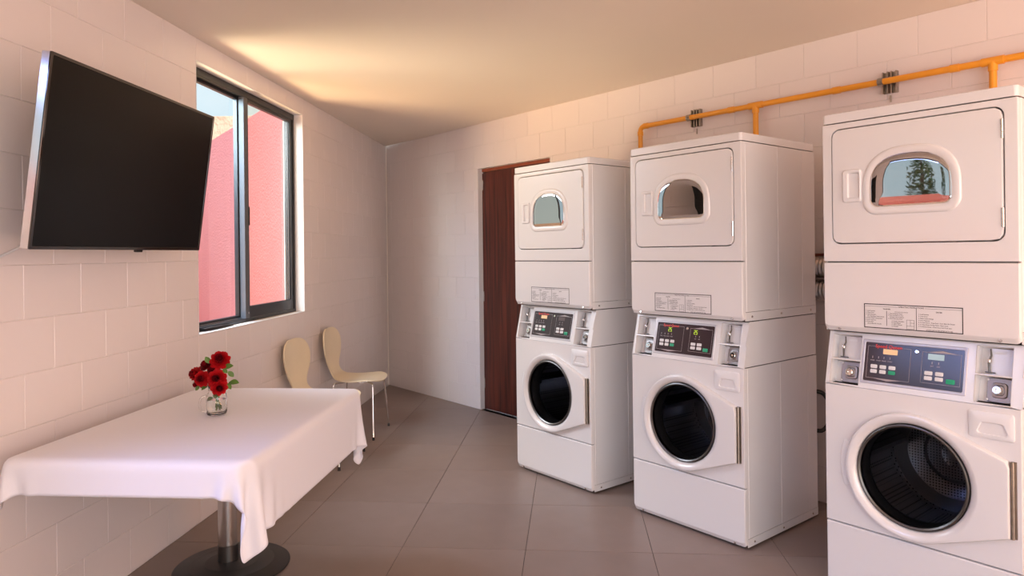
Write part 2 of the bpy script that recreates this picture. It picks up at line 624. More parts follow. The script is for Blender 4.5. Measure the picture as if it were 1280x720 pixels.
DOOR = (1.645, 2.610, 0.0, 2.195)
bm = bmesh.new()
xs = [0.0, DOOR[0], DOOR[1], S_BACK]
zs = [-0.05, 0.0, DOOR[3], CEIL + 0.02]
gridplate(bm, xs, zs, {(1, 1)}, 0.0030, WALL_T)
wall_back = obj('wall_back', bm, 'grout', None, smooth=0)
wall_back.matrix_world = BACK_M
tag(wall_back, kind='structure')
lay_blocks(wall_back, S_BACK, [DOOR], -1, 0.24, 0.09, 7.1)
bm = bmesh.new()
lp = lambda e, y: [(DOOR[0] - e, y, 0.0), (DOOR[1] + e, y, 0.0), (DOOR[1] + e, y, DOOR[3] + e), (DOOR[0] - e, y, DOOR[3] + e)]
loft(bm, [lp(-0.003, 0.05), lp(-0.003, -0.0006), lp(0.0, -0.0006), lp(0.0, 0.05)], closed=True)
obj('reveal_lining', bm, 'plaster_white', wall_back, smooth=0)

# remaining room outline: right wall and rear wall
P0 = Vector((CX, CY))
P1 = C2 + B2 * S_BACK
P3 = C2 + L2 * (S_LEFT - 0.2)
REAR_Y = P3.y
P2 = Vector((P1.x + 0.35, REAR_Y - 0.02))

def wall_plate(name, a, b, holes=(), xs=None, zs=None):
    d = (b - a)
    ln = d.length
    bm = bmesh.new()
    xs_ = xs or [0.0, ln]
    zs_ = zs or [-0.05, CEIL + 0.02]
    gridplate(bm, xs_, zs_, set(holes), 0.0, WALL_T)
    o = obj(name, bm, 'block_paint', None, smooth=0)
    o.matrix_world = Matrix.Translation((a.x, a.y, 0)) @ Matrix.Rotation(atan2(d.y, d.x), 4, 'Z')
    return tag(o, kind='structure')
wall_plate('wall_right', P1, P2)
ln = (P3 - P2).length
wall_plate('wall_rear', P2, P3, {(1, 1)}, [0.0, 0.45, 3.75, ln], [-0.05, 0.0, 2.45, CEIL + 0.02])

# ceiling
bm = bmesh.new()
poly = [P0 + Vector((-0.35, 0.35)), P1 + Vector((0.3, 0.1)), P2 + Vector((0.3, -0.3)), P3 + Vector((-0.3, -0.3))]
loft(bm, [[(p.x, p.y, CEIL) for p in poly], [(p.x, p.y, CEIL + 0.18) for p in poly]], True, True)
tag(obj('ceiling', bm, 'ceiling_paint', None, smooth=0), kind='structure')

# floor slab + separate tiles (60 cm grid square to the left wall)
bm = bmesh.new()
poly = [P0 + Vector((-0.2, 0.2)), P1 + Vector((0.2, 0.1)), P2 + Vector((0.2, -0.2)), P3 + Vector((-0.2, -0.2))]
loft(bm, [[(p.x, p.y, -0.06) for p in poly], [(p.x, p.y, -0.0025) for p in poly]], True, True)
floor = obj('floor', bm, 'floor_grout', None, smooth=0)
tag(floor, kind='structure')

def clip(poly, a, nrm):
    out = []
    for i in range(len(poly)):
        p, q = poly[i], poly[(i + 1) % len(poly)]
        dp, dq = (p - a).dot(nrm), (q - a).dot(nrm)
        if dp >= 0: out.append(p)
        if (dp > 0 > dq) or (dp < 0 < dq):
            out.append(p + (q - p) * (dp / (dp - dq)))
    return out
room = [P0, P1 , P2, P3]
door_in = C2 + B2 * 1.7
TS = 0.6
for i in range(-1, 9):
    for j in range(-1, 18):
        n0, s0 = 1.16 - 1.2 + (i) * TS, 3.553 - 3.6 + (j) * TS
        g = 0.0012
        q = [C2 + L2 * s + N2 * n for s, n in ((s0 + g, n0 + g), (s0 + TS - g, n0 + g), (s0 + TS - g, n0 + TS - g), (s0 + g, n0 + TS - g))]
        q = clip(q, C2, N2)
        if len(q) > 2: q = clip(q, C2 + NB2 * -0.02, NB2)
        if len(q) > 2: q = clip(q, P3, Vector((0, 1)))
        if len(q) > 2: q = clip(q, P1, Vector((-1, -0.05)).normalized())
        if len(q) < 3: continue
        cen = sum(q, Vector((0, 0))) / len(q)
        area = abs(sum(q[k].x * q[(k + 1) % len(q)].y - q[(k + 1) % len(q)].x * q[k].y for k in range(len(q)))) / 2
        if area < 0.004: continue
        bm = bmesh.new()
        ins = [p + (cen - p).normalized() * 0.0015 for p in q]
        loft(bm, [[(p.x - cen.x, p.y - cen.y, -0.004) for p in q], [(p.x - cen.x, p.y - cen.y, -0.0008) for p in q], [(p.x - cen.x, p.y - cen.y, 0.0) for p in ins]], True, True)
        link('tile', mesh_of('tile', bm, 'floor_tile', smooth=0), floor, (cen.x, cen.y, 0))

# caulk strip in the far corner
bm = bmesh.new()
a = LW(0.014, 0.002, 0)
b_ = BW(0.010, 0.004, 0)
p_mid = LW(0.016, 0.012, 0)
tri = [LW(0.001, 0.0003, 0), LW(0.030, 0.0005, 0), LW(0.026, 0.007, 0), BW(0.012, 0.004, 0)]
loft(bm, [[(p.x, p.y, 0.002) for p in tri], [(p.x, p.y, CEIL - 0.003) for p in tri]], True, True)
tag(obj('trim_1', bm, 'caulk', None, smooth=0), kind='structure')

# ------------------------------------------------------------------ window 1 (sliding, black aluminium)
win = empty('window_1', LW(3.15, -0.1, W1[2]), LEFT_ROT)
tag(win, kind='structure')
def WB(x0, x1, y0, y1, z0, z1, bev=0.0015):
    bm = bmesh.new()
    box(bm, x0 - 3.15, x1 - 3.15, y0 + 0.1, y1 + 0.1, z0 - W1[2], z1 - W1[2], bev, 1)
    return bm
def frame_bm(x0, x1, z0, z1, wl, wr, wb, wt, y0, y1):
    bm = bmesh.new()
    o = lambda y, e=0: [(x0 + e - 3.15, y + .1, z0 + e - W1[2]), (x1 - e - 3.15, y + .1, z0 + e - W1[2]), (x1 - e - 3.15, y + .1, z1 - e - W1[2]), (x0 + e - 3.15, y + .1, z1 - e - W1[2])]
    i = lambda y, e=0: [(x0 + wl - e - 3.15, y + .1, z0 + wb - e - W1[2]), (x1 - wr + e - 3.15, y + .1, z0 + wb - e - W1[2]), (x1 - wr + e - 3.15, y + .1, z1 - wt + e - W1[2]), (x0 + wl - e - 3.15, y + .1, z1 - wt + e - W1[2])]
    loft(bm, [o(y0), o(y1 - .002), o(y1, .002), i(y1, .002), i(y1 - .002), i(y0)], closed=True)
    return bm
WX0, WX1, WZ0, WZ1 = 2.404, 3.896, 1.004, 2.476
obj('window_frame', frame_bm(WX0, WX1, WZ0, WZ1, 0.026, 0.026, 0.022, 0.042, -0.135, -0.065), 'window_black', win, smooth=0)
sash = obj('sash', frame_bm(2.428, 3.160, 1.024, 2.436, 0.052, 0.018, 0.076, 0.024, -0.100, -0.072), 'window_black', win, smooth=0)
tag(sash, 'right sliding sash with a deep bottom rail')
bm = WB(2.478, 3.144, -0.088, -0.084, 1.098, 2.414, 0)
obj('pane', bm, 'window_glass_warm', sash, smooth=0)
bm = WB(2.481, 2.488, -0.0845, -0.0795, 1.100, 2.412, 0.001)
obj('glazing_bead', bm, 'window_grey', sash, smooth=0)
sash2 = obj('sash', frame_bm(3.160, 3.874, 1.022, 2.436, 0.066, 0.020, 0.026, 0.020, -0.130, -0.104), 'window_black', win, smooth=0)
bm = WB(3.224, 3.856, -0.119, -0.115, 1.046, 2.418, 0)
obj('pane', bm, 'window_glass', sash2, smooth=0)
obj('mullion', WB(3.160, 3.214, -0.103, -0.066, 1.024, 2.436, 0.002), 'window_grey', win, smooth=0)
obj('track', WB(2.428, 3.874, -0.100, -0.094, 1.020, 1.034, 0.001), 'steel', win, smooth=0)
bm = bmesh.new()
lps = []
for x, w, h in ((3.40, 0.006, 0.004), (3.44, 0.024, 0.010), (3.55, 0.032, 0.014), (3.68, 0.032, 0.016), (3.76, 0.022, 0.014)):
    lps.append([(x - 3.15, -0.062 + .1, 0.006), (x - 3.15, -0.062 + w + .1, 0.006), (x - 3.15, -0.062 + w * .8 + .1, 0.006 + h), (x - 3.15, -0.062 + .1, 0.006 + h)])
loft(bm, lps, True, True)
tag(obj('sill_latch', bm, 'window_black', win), 'black latch lying along the sill')
bm = bmesh.new()
cyl(bm, (3.187 - 3.15, 0.034, 0.060), (3.187 - 3.15, 0.040, 0.060), 0.006)
obj('screw', bm, 'steel', win)
bm = bmesh.new()
box(bm, 3.146 - 3.15, 3.158 - 3.15, 0.028, 0.036, 0.62, 0.74, 0.002, 1)
obj('pull', bm, 'gap_black', win)

# window 2 (wholly beyond the left edge of the picture)
win2 = empty('window_2', LW(6.75, -0.1, W2[2]), LEFT_ROT)
tag(win2, kind='structure')
bm = bmesh.new()
o = lambda y: [(W2[0] + .004 - 6.75, y, .004), (W2[1] - .004 - 6.75, y, .004), (W2[1] - .004 - 6.75, y, W2[3] - W2[2] - .004), (W2[0] + .004 - 6.75, y, W2[3] - W2[2] - .004)]
i_ = lambda y: [(W2[0] + .05 - 6.75, y, .05), (W2[1] - .05 - 6.75, y, .05), (W2[1] - .05 - 6.75, y, W2[3] - W2[2] - .05), (W2[0] + .05 - 6.75, y, W2[3] - W2[2] - .05)]
loft(bm, [o(-.03), o(.03), i_(.03), i_(-.03)], closed=True)
obj('window_frame', bm, 'window_black', win2, smooth=0)
bm = bmesh.new()
box(bm, W2[0] + .045 - 6.75, W2[1] - .045 - 6.75, -.003, .003, .045, W2[3] - W2[2] - .045)
obj('pane', bm, 'window_glass', win2, smooth=0)

# ------------------------------------------------------------------ door
door = empty('door_1', BW(2.1275, -0.06, 0), BACK_ROT)
tag(door, kind='structure')
bm = bmesh.new()
box(bm, DOOR[0] + .012 - 2.1275, DOOR[1] - .012 - 2.1275, -0.008, 0.032, 0.006, DOOR[3] - .034, 0.002, 1)
obj('door_leaf', bm, 'mahogany', door, smooth=0)
bm = bmesh.new()
box(bm, DOOR[0] + .003 - 2.1275, DOOR[1] - .003 - 2.1275, -0.014, 0.04, DOOR[3] - .030, DOOR[3] - .003, 0.001, 1)
tag(obj('door_head', bm, 'wood_head', door, smooth=0), 'reddish wooden head strip above the leaf')
bm = bmesh.new()
box(bm, DOOR[0] + .003 - 2.1275, DOOR[0] + .011 - 2.1275, -0.012, 0.04, 0.0, DOOR[3] - .042, 0.001, 1)
obj('door_stop', bm, 'mahogany', door, smooth=0)
for z in (2.045, 1.03, 0.24):
    bm = bmesh.new()
    cyl(bm, (DOOR[0] + .012 - 2.1275, -0.012, z - .045), (DOOR[0] + .012 - 2.1275, -0.012, z + .045), 0.006, n=10)
    obj('hinge', bm, 'steel', door)

# ------------------------------------------------------------------ stacked washer-dryers
MW, MD, MT = 0.6908, 0.684, 1.984
Z_BASE, Z_FRONT, Z_JOINT, Z_MID, Z_LID = 0.2925, 0.863, 1.083, 1.370, 1.942
SL = atan2(0.05, Z_JOINT - 0.004 - Z_FRONT)
SLL = sqrt(0.05 ** 2 + (Z_JOINT - 0.004 - Z_FRONT) ** 2)
mach = empty('stacked_washer_dryer')
ML = (-MW / 2, -MD / 2, 0)
def mp(name, bm, mats, parent=None, smooth=35, slant=False):
    """part of the machine given in front-left-corner coordinates"""
    me = mesh_of(name, bm, mats, smooth)
    T = Matrix.Translation(ML)
    if slant:
        T = T @ Matrix.Translation((0, 0, Z_FRONT)) @ Matrix.Rotation(-SL, 4, 'X')
    me.transform(T)
    o = link(name, me, parent or mach)
    if mats == 'enamel' and smooth:
        wm = o.modifiers.new('flat_faces', 'WEIGHTED_NORMAL')
        wm.keep_sharp = True
        wm.weight = 100
    return o

def cab_section(bumps, y0=0.022):
    """horizontal section of a sheet-metal cabinet, open at the front, with vertical beads on the sides"""
    t = 0.004
    side = [(MW, y0)]
    for y in bumps:
        side += [(MW, y - .004), (MW + .0018, y - .0015), (MW + .0018, y + .0015), (MW, y + .004)]
    side += [(MW, MD - .004), (MW - .004, MD)]
    outer = side + [(MW - x, y) for x, y in reversed(side)]
    inner = [(t, y0), (t, MD - t), (MW - t, MD - t), (MW - t, y0)]
    return outer + inner
def cabinet(name, z0, z1, bumps):
    bm = bmesh.new()
    sec = cab_section(bumps)
    loft(bm, [[(x, y, z0) for x, y in sec], [(x, y, z1) for x, y in sec]], True, True)
    # bottom rail lip on both sides
    return bm
mp('washer_cabinet', cabinet('w', 0.052, Z_FRONT - .0015, (0.035, 0.324, 0.59)), 'enamel')
mp('dryer_cabinet', cabinet('d', Z_JOINT + .045, Z_LID - .002, (0.035, 0.318, 0.55)), 'enamel')
for nm, z0, z1, e in (('base_rail', 0.012, 0.0505, .001), ('dryer_rail', Z_JOINT + .0015, Z_JOINT + .0435, .001)):
    bm = bmesh.new()
    sec = cab_section(())
    loft(bm, [[(x + (.0015 if x > .3 else -.0015), y, z0) for x, y in sec], [(x + (.0015 if x > .3 else -.0015), y, z1) for x, y in sec]], True, True)
    mp(nm, bm, 'enamel')
# lid
bm = bmesh.new()
q0, q1 = rr(-.001, MW + .001, 0, MD, .016, 5), rr(.003, MW - .003, .004, MD - .004, .014, 5)
loft(bm, [[(x, y, Z_LID + .002) for x, y in q0], [(x, y, MT - .008) for x, y in q0], [(x, y, MT - .002) for x, y in rr(.001, MW - .001, .002, MD - .002, .015, 5)], [(x, y, MT) for x, y in rr(.006, MW - .006, .007, MD - .007, .012, 5)]], True, True)
mp('lid', bm, 'enamel')
# black strips set behind every seam for the shade in the gap
bm = bmesh.new()
bm.free()
for y0, y1, z0, z1 in ((.014, .030, Z_LID - .004, Z_LID + .004), (.014, .030, Z_MID - .006, Z_MID + .004), (.016, .030, Z_BASE - .006, Z_BASE + .006),
                       (.060, MD - .01, Z_JOINT - .004, Z_JOINT + .004), (.030, MD - .01, Z_FRONT - .003, Z_FRONT + .003)):
    bm = bmesh.new()
    box(bm, .012, MW - .012, y0, y1, z0, z1)
    mp('seam_gap_shade', bm, 'gap_black', smooth=0)
# upper front panel of the dryer with its door opening
DX0, DX1, DZ0, DZ1 = 0.042, 0.645, 1.447, 1.913
bm = bmesh.new()
g = .0035
oc = lambda e: rr(e, MW - e, Z_MID + .0015 + e, Z_LID - .001 - e, max(.006 - e, .002), 5, rbot=max(.004 - e, .002))
hc = lambda e: rr(DX0 - g - e, DX1 + g + e, DZ0 - g - e, DZ1 + g + e, .030 + g + e, 5)
loft(bm, [xz(oc(0), .0215), xz(oc(0), .005), xz(oc(.0018), .0015), xz(oc(.005), 0), xz(hc(.004), 0), xz(hc(.001), .002), xz(hc(0), .006), xz(hc(0), .0215)], closed=True)
mp('dryer_front', bm, 'enamel')
# lower dryer panel with its chamfered bottom lip
bm = bmesh.new()
pl = lambda e, b: rr(e, MW - e, Z_JOINT + .003 + b, Z_MID - .0015 - e, .003, 5, rbot=.018)
loft(bm, [xz(pl(0, 0), .0215), xz(pl(0, .000), .014), xz(pl(.001, .016), .004), xz(pl(.004, .022), 0)], True, True)
mp('service_panel', bm, 'enamel')
# dryer door: outer pan, raised window surround, chrome rim, domed glass, handle, hinges
WNX0, WNX1, WNZ0, WNZ1 = 0.167, 0.518, 1.556, 1.820
def ring_by_angle(pts_in, cx, cz, rect):
    out = []
    x0, x1, z0, z1 = rect
    for x, z in pts_in:
        dx, dz = x - cx, z - cz
        k = 1e9
        if abs(dx) > 1e-9: k = min(k, ((x1 if dx > 0 else x0) - cx) / dx)
        if abs(dz) > 1e-9: k = min(k, ((z1 if dz > 0 else z0) - cz) / dz)
        out.append((cx + dx * k, cz + dz * k))
    return out
bm = bmesh.new()
dd = lambda e: rr(DX0 + e, DX1 - e, DZ0 + e, DZ1 - e, .030 - e * .5, 14)
hole = lambda e: dshape(WNX0, WNX1, WNZ0, WNZ1, .055, .018 + e, k=14)
def resample(pts, n, cx, cz):
    """points at n even angles around (cx, cz)"""
    res = []
    m = len(pts)
    for k in range(n):
        a = 2 * pi * k / n
        d = Vector((cos(a), sin(a)))
        best = None
        for i in range(m):
            p, q = Vector(pts[i]) - Vector((cx, cz)), Vector(pts[(i + 1) % m]) - Vector((cx, cz))
            e = q - p
            den = d.x * e.y - d.y * e.x
            if abs(den) < 1e-12: continue
            t = (p.x * e.y - p.y * e.x) / den
            u = (p.x * d.y - p.y * d.x) / den
            if t > 0 and -1e-6 <= u <= 1 + 1e-6 and (best is None or t > best):
                best = t
        res.append((cx + d.x * best, cz + d.y * best))
    return res
NA = 120
wcx, wcz = (WNX0 + WNX1) / 2, 1.685
ddr = lambda e: resample(dd(e), NA, wcx, wcz)
hlr = lambda e: resample(hole(e), NA, wcx, wcz)
loft(bm, [xz(ddr(0), .020), xz(ddr(0), .001), xz(ddr(.0015), -.0025), xz(ddr(.005), -.004), xz(hlr(-.002), -.004), xz(hlr(0), .020)], closed=True)
ddoor = mp('dryer_door', bm, 'enamel')
bm = bmesh.new()
wn_ = lambda e: dshape(WNX0, WNX1, WNZ0, WNZ1, .055, e, k=10)
loft(bm, [xz(wn_(0), -.004), xz(wn_(.002), -.008), xz(wn_(.006), -.0105), xz(wn_(.013), -.0115), xz(wn_(.024), -.0110), xz(wn_(.030), -.008), xz(wn_(.031), .012), xz(wn_(.012), .012)], closed=True)
mp('window_surround', bm, 'enamel', ddoor, smooth=50)
bm = bmesh.new()
loft(bm, [xz(wn_(.030), -.008), xz(wn_(.0315), -.0105), xz(wn_(.034), -.0095), xz(wn_(.035), .004), xz(wn_(.0305), .004)], closed=True)
mp('rim', bm, 'chrome', ddoor, smooth=50)
tag(ddoor.children[-1], 'thin chrome rim')
bm = bmesh.new()
gl = []
for k, (e, y) in enumerate(((.0342, -.0088), (.038, -.0095), (.050, -.0104), (.066, -.0109), (.085, -.0112))):
    gl.append(xz(wn_(e), y))
loft(bm, gl, False, True)
mp('door_glass', bm, 'dryer_glass', ddoor, smooth=60)
bm = bmesh.new()
ho = lambda e: rr(.088 + e, .163 - e, 1.612 + e, 1.744 - e, .010 - e * .3, 5)
hi = lambda e: rr(.110 + e, .155 - e, 1.628 + e, 1.730 - e, .008, 5)
loft(bm, [xz(ho(0), -.004), xz(ho(.001), -.010), xz(ho(.004), -.013), xz(hi(-.002), -.013), xz(hi(0), -.010), xz(hi(.004), .010)], False, True)
mp('handle', bm, 'enamel_panel', ddoor)
for zc in (1.836, 1.527):
    bm = bmesh.new()
    for k in range(3):
        cyl(bm, (.644, -.0045, zc - .034 + k * .023), (.644, -.0045, zc - .034 + k * .023 + .0215), .0045, n=10)
    mp('hinge', bm, 'chrome', ddoor)
# dryer drum
bm = bmesh.new()
dcx, dcz = .343, 1.665
loft(bm, [circ(dcx, dcz, .200, .034), circ(dcx, dcz, .205, .05), circ(dcx, dcz, .262, .055), circ(dcx, dcz, .262, .52), circ(dcx, dcz, .250, .535), circ(dcx, dcz, .08, .55), circ(dcx, dcz, .03, .545)], False, True)
for k in range(3):
    a = 0.5 + k * 2 * pi / 3
    for s in (-1,):
        c0 = Vector((dcx + .262 * cos(a), 0, dcz + .262 * sin(a)))
        c1 = Vector((dcx + .205 * cos(a), 0, dcz + .205 * sin(a)))
        tn = Vector((-sin(a), 0, cos(a))) * .02
        lp_ = lambda y: [(c0 - tn * 1.6) + Vector((0, y, 0)), (c1 - tn * .5) + Vector((0, y, 0)), (c1 + tn * .5) + Vector((0, y, 0)), (c0 + tn * 1.6) + Vector((0, y, 0))]
        loft(bm, [lp_(.06), lp_(.52)], True, True)
mp('dryer_drum', bm, 'steel', smooth=40)
# instruction label (flat print)
bm = bmesh.new()
box(bm, .165, .517, -.0006, .0002, 1.108, 1.2045)
lab = mp('instruction_label', bm, 'label_plate', smooth=0)
bm = bmesh.new()
LX0, LX1, LZ0, LZ1, LY = .165, .517, 1.108, 1.2045, -.0009
def flat(bm, x0, x1, z0, z1, y, mi=0):
    f = bm.faces.new([bm.verts.new(p) for p in ((x0, y, z0), (x1, y, z0), (x1, y, z1), (x0, y, z1))])
    f.material_index = mi
def outline(bm, x0, x1, z0, z1, t, y, mi=0):
    flat(bm, x0, x1, z0, z0 + t, y, mi); flat(bm, x0, x1, z1 - t, z1, y, mi)
    flat(bm, x0, x0 + t, z0 + t, z1 - t, y, mi); flat(bm, x1 - t, x1, z0 + t, z1 - t, y, mi)
outline(bm, LX0, LX1, LZ0, LZ1, .0034, LY)
flat(bm, .3585, .3605, LZ0, LZ1 - .011, LY)
flat(bm, LX0 + .004, .292, LZ1 - .0105, LZ1 - .0095, LY)
flat(bm, .388, LX1 - .004, LZ1 - .0105, LZ1 - .0095, LY)
flat(bm, .2505, .2525, 1.120, 1.178, LY)
outline(bm, .324, .352, 1.113, 1.148, .001, LY)
flat(bm, .3375, .3385, 1.124, 1.148, LY); flat(bm, .324, .352, 1.124, 1.125, LY); flat(bm, .338, .352, 1.136, 1.137, LY)
T = [('OPERATING INSTRUCTIONS', .340, LZ1 - .0115, .0072, 'C'), ('WASHER', .252, LZ1 - .0215, .0070, 'C'), ('DRYER', .438, LZ1 - .0245, .0070, 'C'),
     ('DETERGENT INSTRUCTIONS', .305, 1.1745, .0038, 'C'), ('(CLEAN LINT FILTER AFTER EACH USE)', .438, 1.1125, .0052, 'C')]
for k, s in enumerate(('1. Load Laundry', '2. Close Door', '3. Add Detergent', '    (See Detergent Instructions)', '4. Select Wash Temperature', '5. Insert Payment', '6. Press Start', '    (Door Must Be Closed)')):
    T.append((s, .172, 1.1745 - k * .0072, .0055, 'L'))
for k, s in enumerate(('1. Open Dispenser Door', '2. Place Detergent In Tray', '    Compartment As Shown', '3. Close Dispenser Door')):
    T.append((s, .257, 1.1675 - k * .0066, .0052, 'L'))
for k, s in enumerate(('A. Powder Detergent', 'B. Liquid Bleach', 'C. Fabric Softener', 'D. Prewash')):
    T.append((s, .270, 1.1385 - k * .0066, .0052, 'L'))
for k, s in enumerate(('1. Load Laundry', '2. Close Door', '3. Select Cycle Settings', '4. Insert Payment', '5. To Start Dryer - Press Start - Door Must Be Closed', '6. To Stop Dryer During Cycle - Open Door', '7. To Restart Dryer - Close Door And Press Start')):
    T.append((s, .367, 1.1705 - k * .0077, .0055, 'L'))
text_bm(bm, [(s, x, z, sz, al, LY) for s, x, z, sz, al in T])
mp('lettering', bm, 'label_print', lab, smooth=0)
# washer console: slanted housing
bm = bmesh.new()
zt, zb = Z_JOINT - .004, Z_FRONT + .0018
def side_poly(x):
    return [(x, .0135, zb), (x, .0635, zt), (x, MD, zt), (x, MD, zb)]
gridplate_holes = {(1, 1), (3, 1), (1, 3), (3, 3)}
loft(bm, [side_poly(.004), side_poly(.010)], True, True)
loft(bm, [side_poly(MW - .010), side_poly(MW - .004)], True, True)
box(bm, .004, MW - .004, MD - .006, MD, zb, zt)
mp('console_housing', bm, 'enamel', smooth=0)
bm = bmesh.new()
CL0, CL1, CR0, CR1 = .019, .135, .546, .657
TZ = lambda z: (z - Z_FRONT) / (Z_JOINT - .004 - Z_FRONT) * SLL       # height to distance up the slope
cz0, czm, cz1 = TZ(.870), TZ(.967), TZ(1.067)
xs = [0.0, CL0, CL1, CR0, CR1, MW]
zs = [.0025, cz0, czm - .003, czm + .003, cz1, SLL]
gridplate(bm, xs, zs, {(1, 1), (1, 3), (3, 1), (3, 3)}, 0.0, .012)
bmesh.ops.remove_doubles(bm, verts=bm.verts[:], dist=1e-6)
outer_e = [e for e in bm.edges if all(abs(v.co.y) < 1e-6 for v in e.verts) and len(e.link_faces) == 2 and e.calc_face_angle(0) > 1.0]
bmesh.ops.bevel(bm, geom=outer_e, offset=.003, segments=2, affect='EDGES', profile=0.5)
mp('console_face', bm, 'enamel', slant=True)
# coin boxes: recess shell, coin slide above, lock plate below
for (x0, x1) in ((CL0, CL1), (CR0, CR1)):
    bm = bmesh.new()
    a = lambda e, y: [(x0 + e, y, cz0 + e), (x1 - e, y, cz0 + e), (x1 - e, y, cz1 - e), (x0 + e, y, cz1 - e)]
    loft(bm, [a(.0, .008), a(.0005, .052)], False, True)
    box(bm, x0 + .0006, x1 - .0006, .010, .050, czm - .0028, czm + .0028)
    cb = mp('coin_box', bm, 'enamel_panel', smooth=0, slant=True)
    # upper plate with coin slot
    bm = bmesh.new()
    xw = x1 - x0
    box(bm, x0 + xw * .32, x1 - .002, .036, .051, czm + .004, cz1 - .002, .001, 1)
    mp('coin_plate', bm, 'enamel', cb, smooth=0, slant=True)
    bm = bmesh.new()
    sx = x0 + xw * .30
    tube(bm, [(sx, .030, cz1 - .006), (sx + .004, .028, cz1 - .03), (sx - .002, .026, cz1 - .052), (sx, .028, czm + .014)], [.0022, .003, .0045, .003], n=8)
    box(bm, sx - .012, sx + .018, .024, .036, czm + .010, czm + .014, .001, 1)
    mp('coin_slide', bm, 'steel_dark', cb, slant=True)
    bm = bmesh.new()
    lathe(bm, [(.0, -.008), (.007, -.006), (.0085, 0), (.007, .006), (0.0005, .008)], n=14, center=(0, 0, 0))
    bmesh.ops.translate(bm, vec=(sx - .001, .024, cz1 - .050), verts=bm.verts[:])
    mp('slide_knob', bm, 'steel', cb, slant=True)
    bm = bmesh.new()
    box(bm, x0 + xw * .42, x0 + xw * .72, .0352, .0362, cz1 - .022, cz1 - .014)
    mp('price_sticker', bm, 'button_white', cb, smooth=0, slant=True)
    # lower lock plate, stamped
    bm = bmesh.new()
    lx0, lx1, lz0, lz1 = x0 + xw * .24, x1 - .003, cz0 + .008, czm - .005
    p_ = lambda e, y: xz(rr(lx0 + e, lx1 - e, lz0 + e, lz1 - e, .012, 4), y)
    loft(bm, [p_(0, .046), p_(0, .040), p_(.002, .038), p_(.016, .038), p_(.018, .031), p_(.024, .030), p_(.027, .036)], False, True)
    mp('lock_plate', bm, 'steel_mid', cb, slant=True)
    lcx, lcz = (lx0 + lx1) / 2 - .006, (lz0 + lz1) / 2
    bm = bmesh.new()
    loft(bm, [circ(lcx, lcz, .015, .036, 20), circ(lcx, lcz, .015, .024, 20), circ(lcx, lcz, .0125, .022, 20), circ(lcx, lcz, .006, .022, 20), circ(lcx, lcz, .005, .030, 20)], False, True)
    mp('coin_lock', bm, 'chrome', cb, slant=True)
    for zz in (lz0 + .008, lz1 - .008):
        bm = bmesh.new()
        loft(bm, [circ(lx0 + .003, zz, .004, .0385, 10), circ(lx0 + .003, zz, .0035, .035, 10)], False, True)
        mp('screw', bm, 'button_white', cb, slant=True)
# control panel
PX0, PX1, PZ0, PZ1 = .152, .510, TZ(.893), TZ(1.046)
bm = bmesh.new()
pp = lambda e, y: xz(rr(PX0 + e, PX1 - e, PZ0 + e, PZ1 - e, .005, 3), y)
loft(bm, [pp(-.010, -.0002), pp(-.008, -.003), pp(0, -.003), pp(.002, -.001)], False, False)
bmesh.ops.recalc_face_normals(bm, faces=bm.faces[:])
bez = mp('control_bezel', bm, 'panel_bezel', slant=True)
bm = bmesh.new()
loft(bm, [pp(.001, -.0003), pp(.001, -.0016)], True, True)
panel = mp('control_panel', bm, 'panel_dark', smooth=0, slant=True)
DPX0, DPX1, DPZ0, DPZ1 = PX0 + .005, PX1 - .005, PZ0 + .005, PZ1 - .005
pxf = lambda a: DPX0 + (DPX1 - DPX0) * a
pzf = lambda t: DPZ1 - (DPZ1 - DPZ0) * t
bm = bmesh.new()
PY = -.0021
outline(bm, pxf(.02), pxf(.485), pzf(.94), pzf(.07), .0012, PY, 0)
outline(bm, pxf(.60), pxf(.985), pzf(.90), pzf(.10), .0012, PY, 0)
for sgn, x0, x1, t0, t1 in ((1, .10, .40, .94, .985), (-1, .66, .94, .055, .10)):
    xm = (x0 + x1) / 2
    f = bm.faces.new([bm.verts.new(p) for p in ((pxf(x0), PY - .0001, pzf(t0)), (pxf(xm), PY - .0001, pzf(t1) if sgn > 0 else pzf(t0)), (pxf(x1), PY - .0001, pzf(t0) if sgn > 0 else pzf(t1)), (pxf(xm), PY - .0001, pzf(t0) if sgn > 0 else pzf(t1)))] if sgn > 0 else
                     [bm.verts.new(p) for p in ((pxf(x0), PY - .0001, pzf(t1)), (pxf(x1), PY - .0001, pzf(t1)), (pxf(xm), PY - .0001, pzf(t0 - .01)))])
for a in (.075, .14, .20, .265):
    flat(bm, pxf(a), pxf(a + .008), pzf(.40), pzf(.34), PY, 0)
    text_bm(bm, [('WASH', pxf(a + .004), pzf(.47), .006, 'C', PY)])
for a in (.70, .765):
    flat(bm, pxf(a), pxf(a + .008), pzf(.40), pzf(.34), PY, 0)
    text_bm(bm, [('DRY', pxf(a + .004), pzf(.47), .006, 'C', PY)])
mp('panel_print', bm, 'print_grey', panel, smooth=0, slant=True)
bm = bmesh.new()
text_bm(bm, [('Speed Queen', pxf(.245), pzf(.105), .0185, 'C', PY - .0004)])
tag(mp('brand_lettering', bm, 'print_red', panel, smooth=0, slant=True), 'red lettering')
bm = bmesh.new()
loft(bm, [circ(pxf(.545), pzf(.12), .0075, -.0014, 20), circ(pxf(.545), pzf(.12), .0075, -.0045, 20), circ(pxf(.545), pzf(.12), .0055, -.006, 20)], False, True)
mp('panel_lock', bm, 'chrome', panel, slant=True)
def button(a0, a1, t0, t1, m):
    bm = bmesh.new()
    b_ = lambda e, y: xz(rr(pxf(a0) + e, pxf(a1) - e, pzf(t1) + e, pzf(t0) - e, .003, 2), y)
    loft(bm, [b_(0, -.0014), b_(0, -.003), b_(.001, -.0036)], False, True)
    mp('button', bm, m, panel, slant=True)
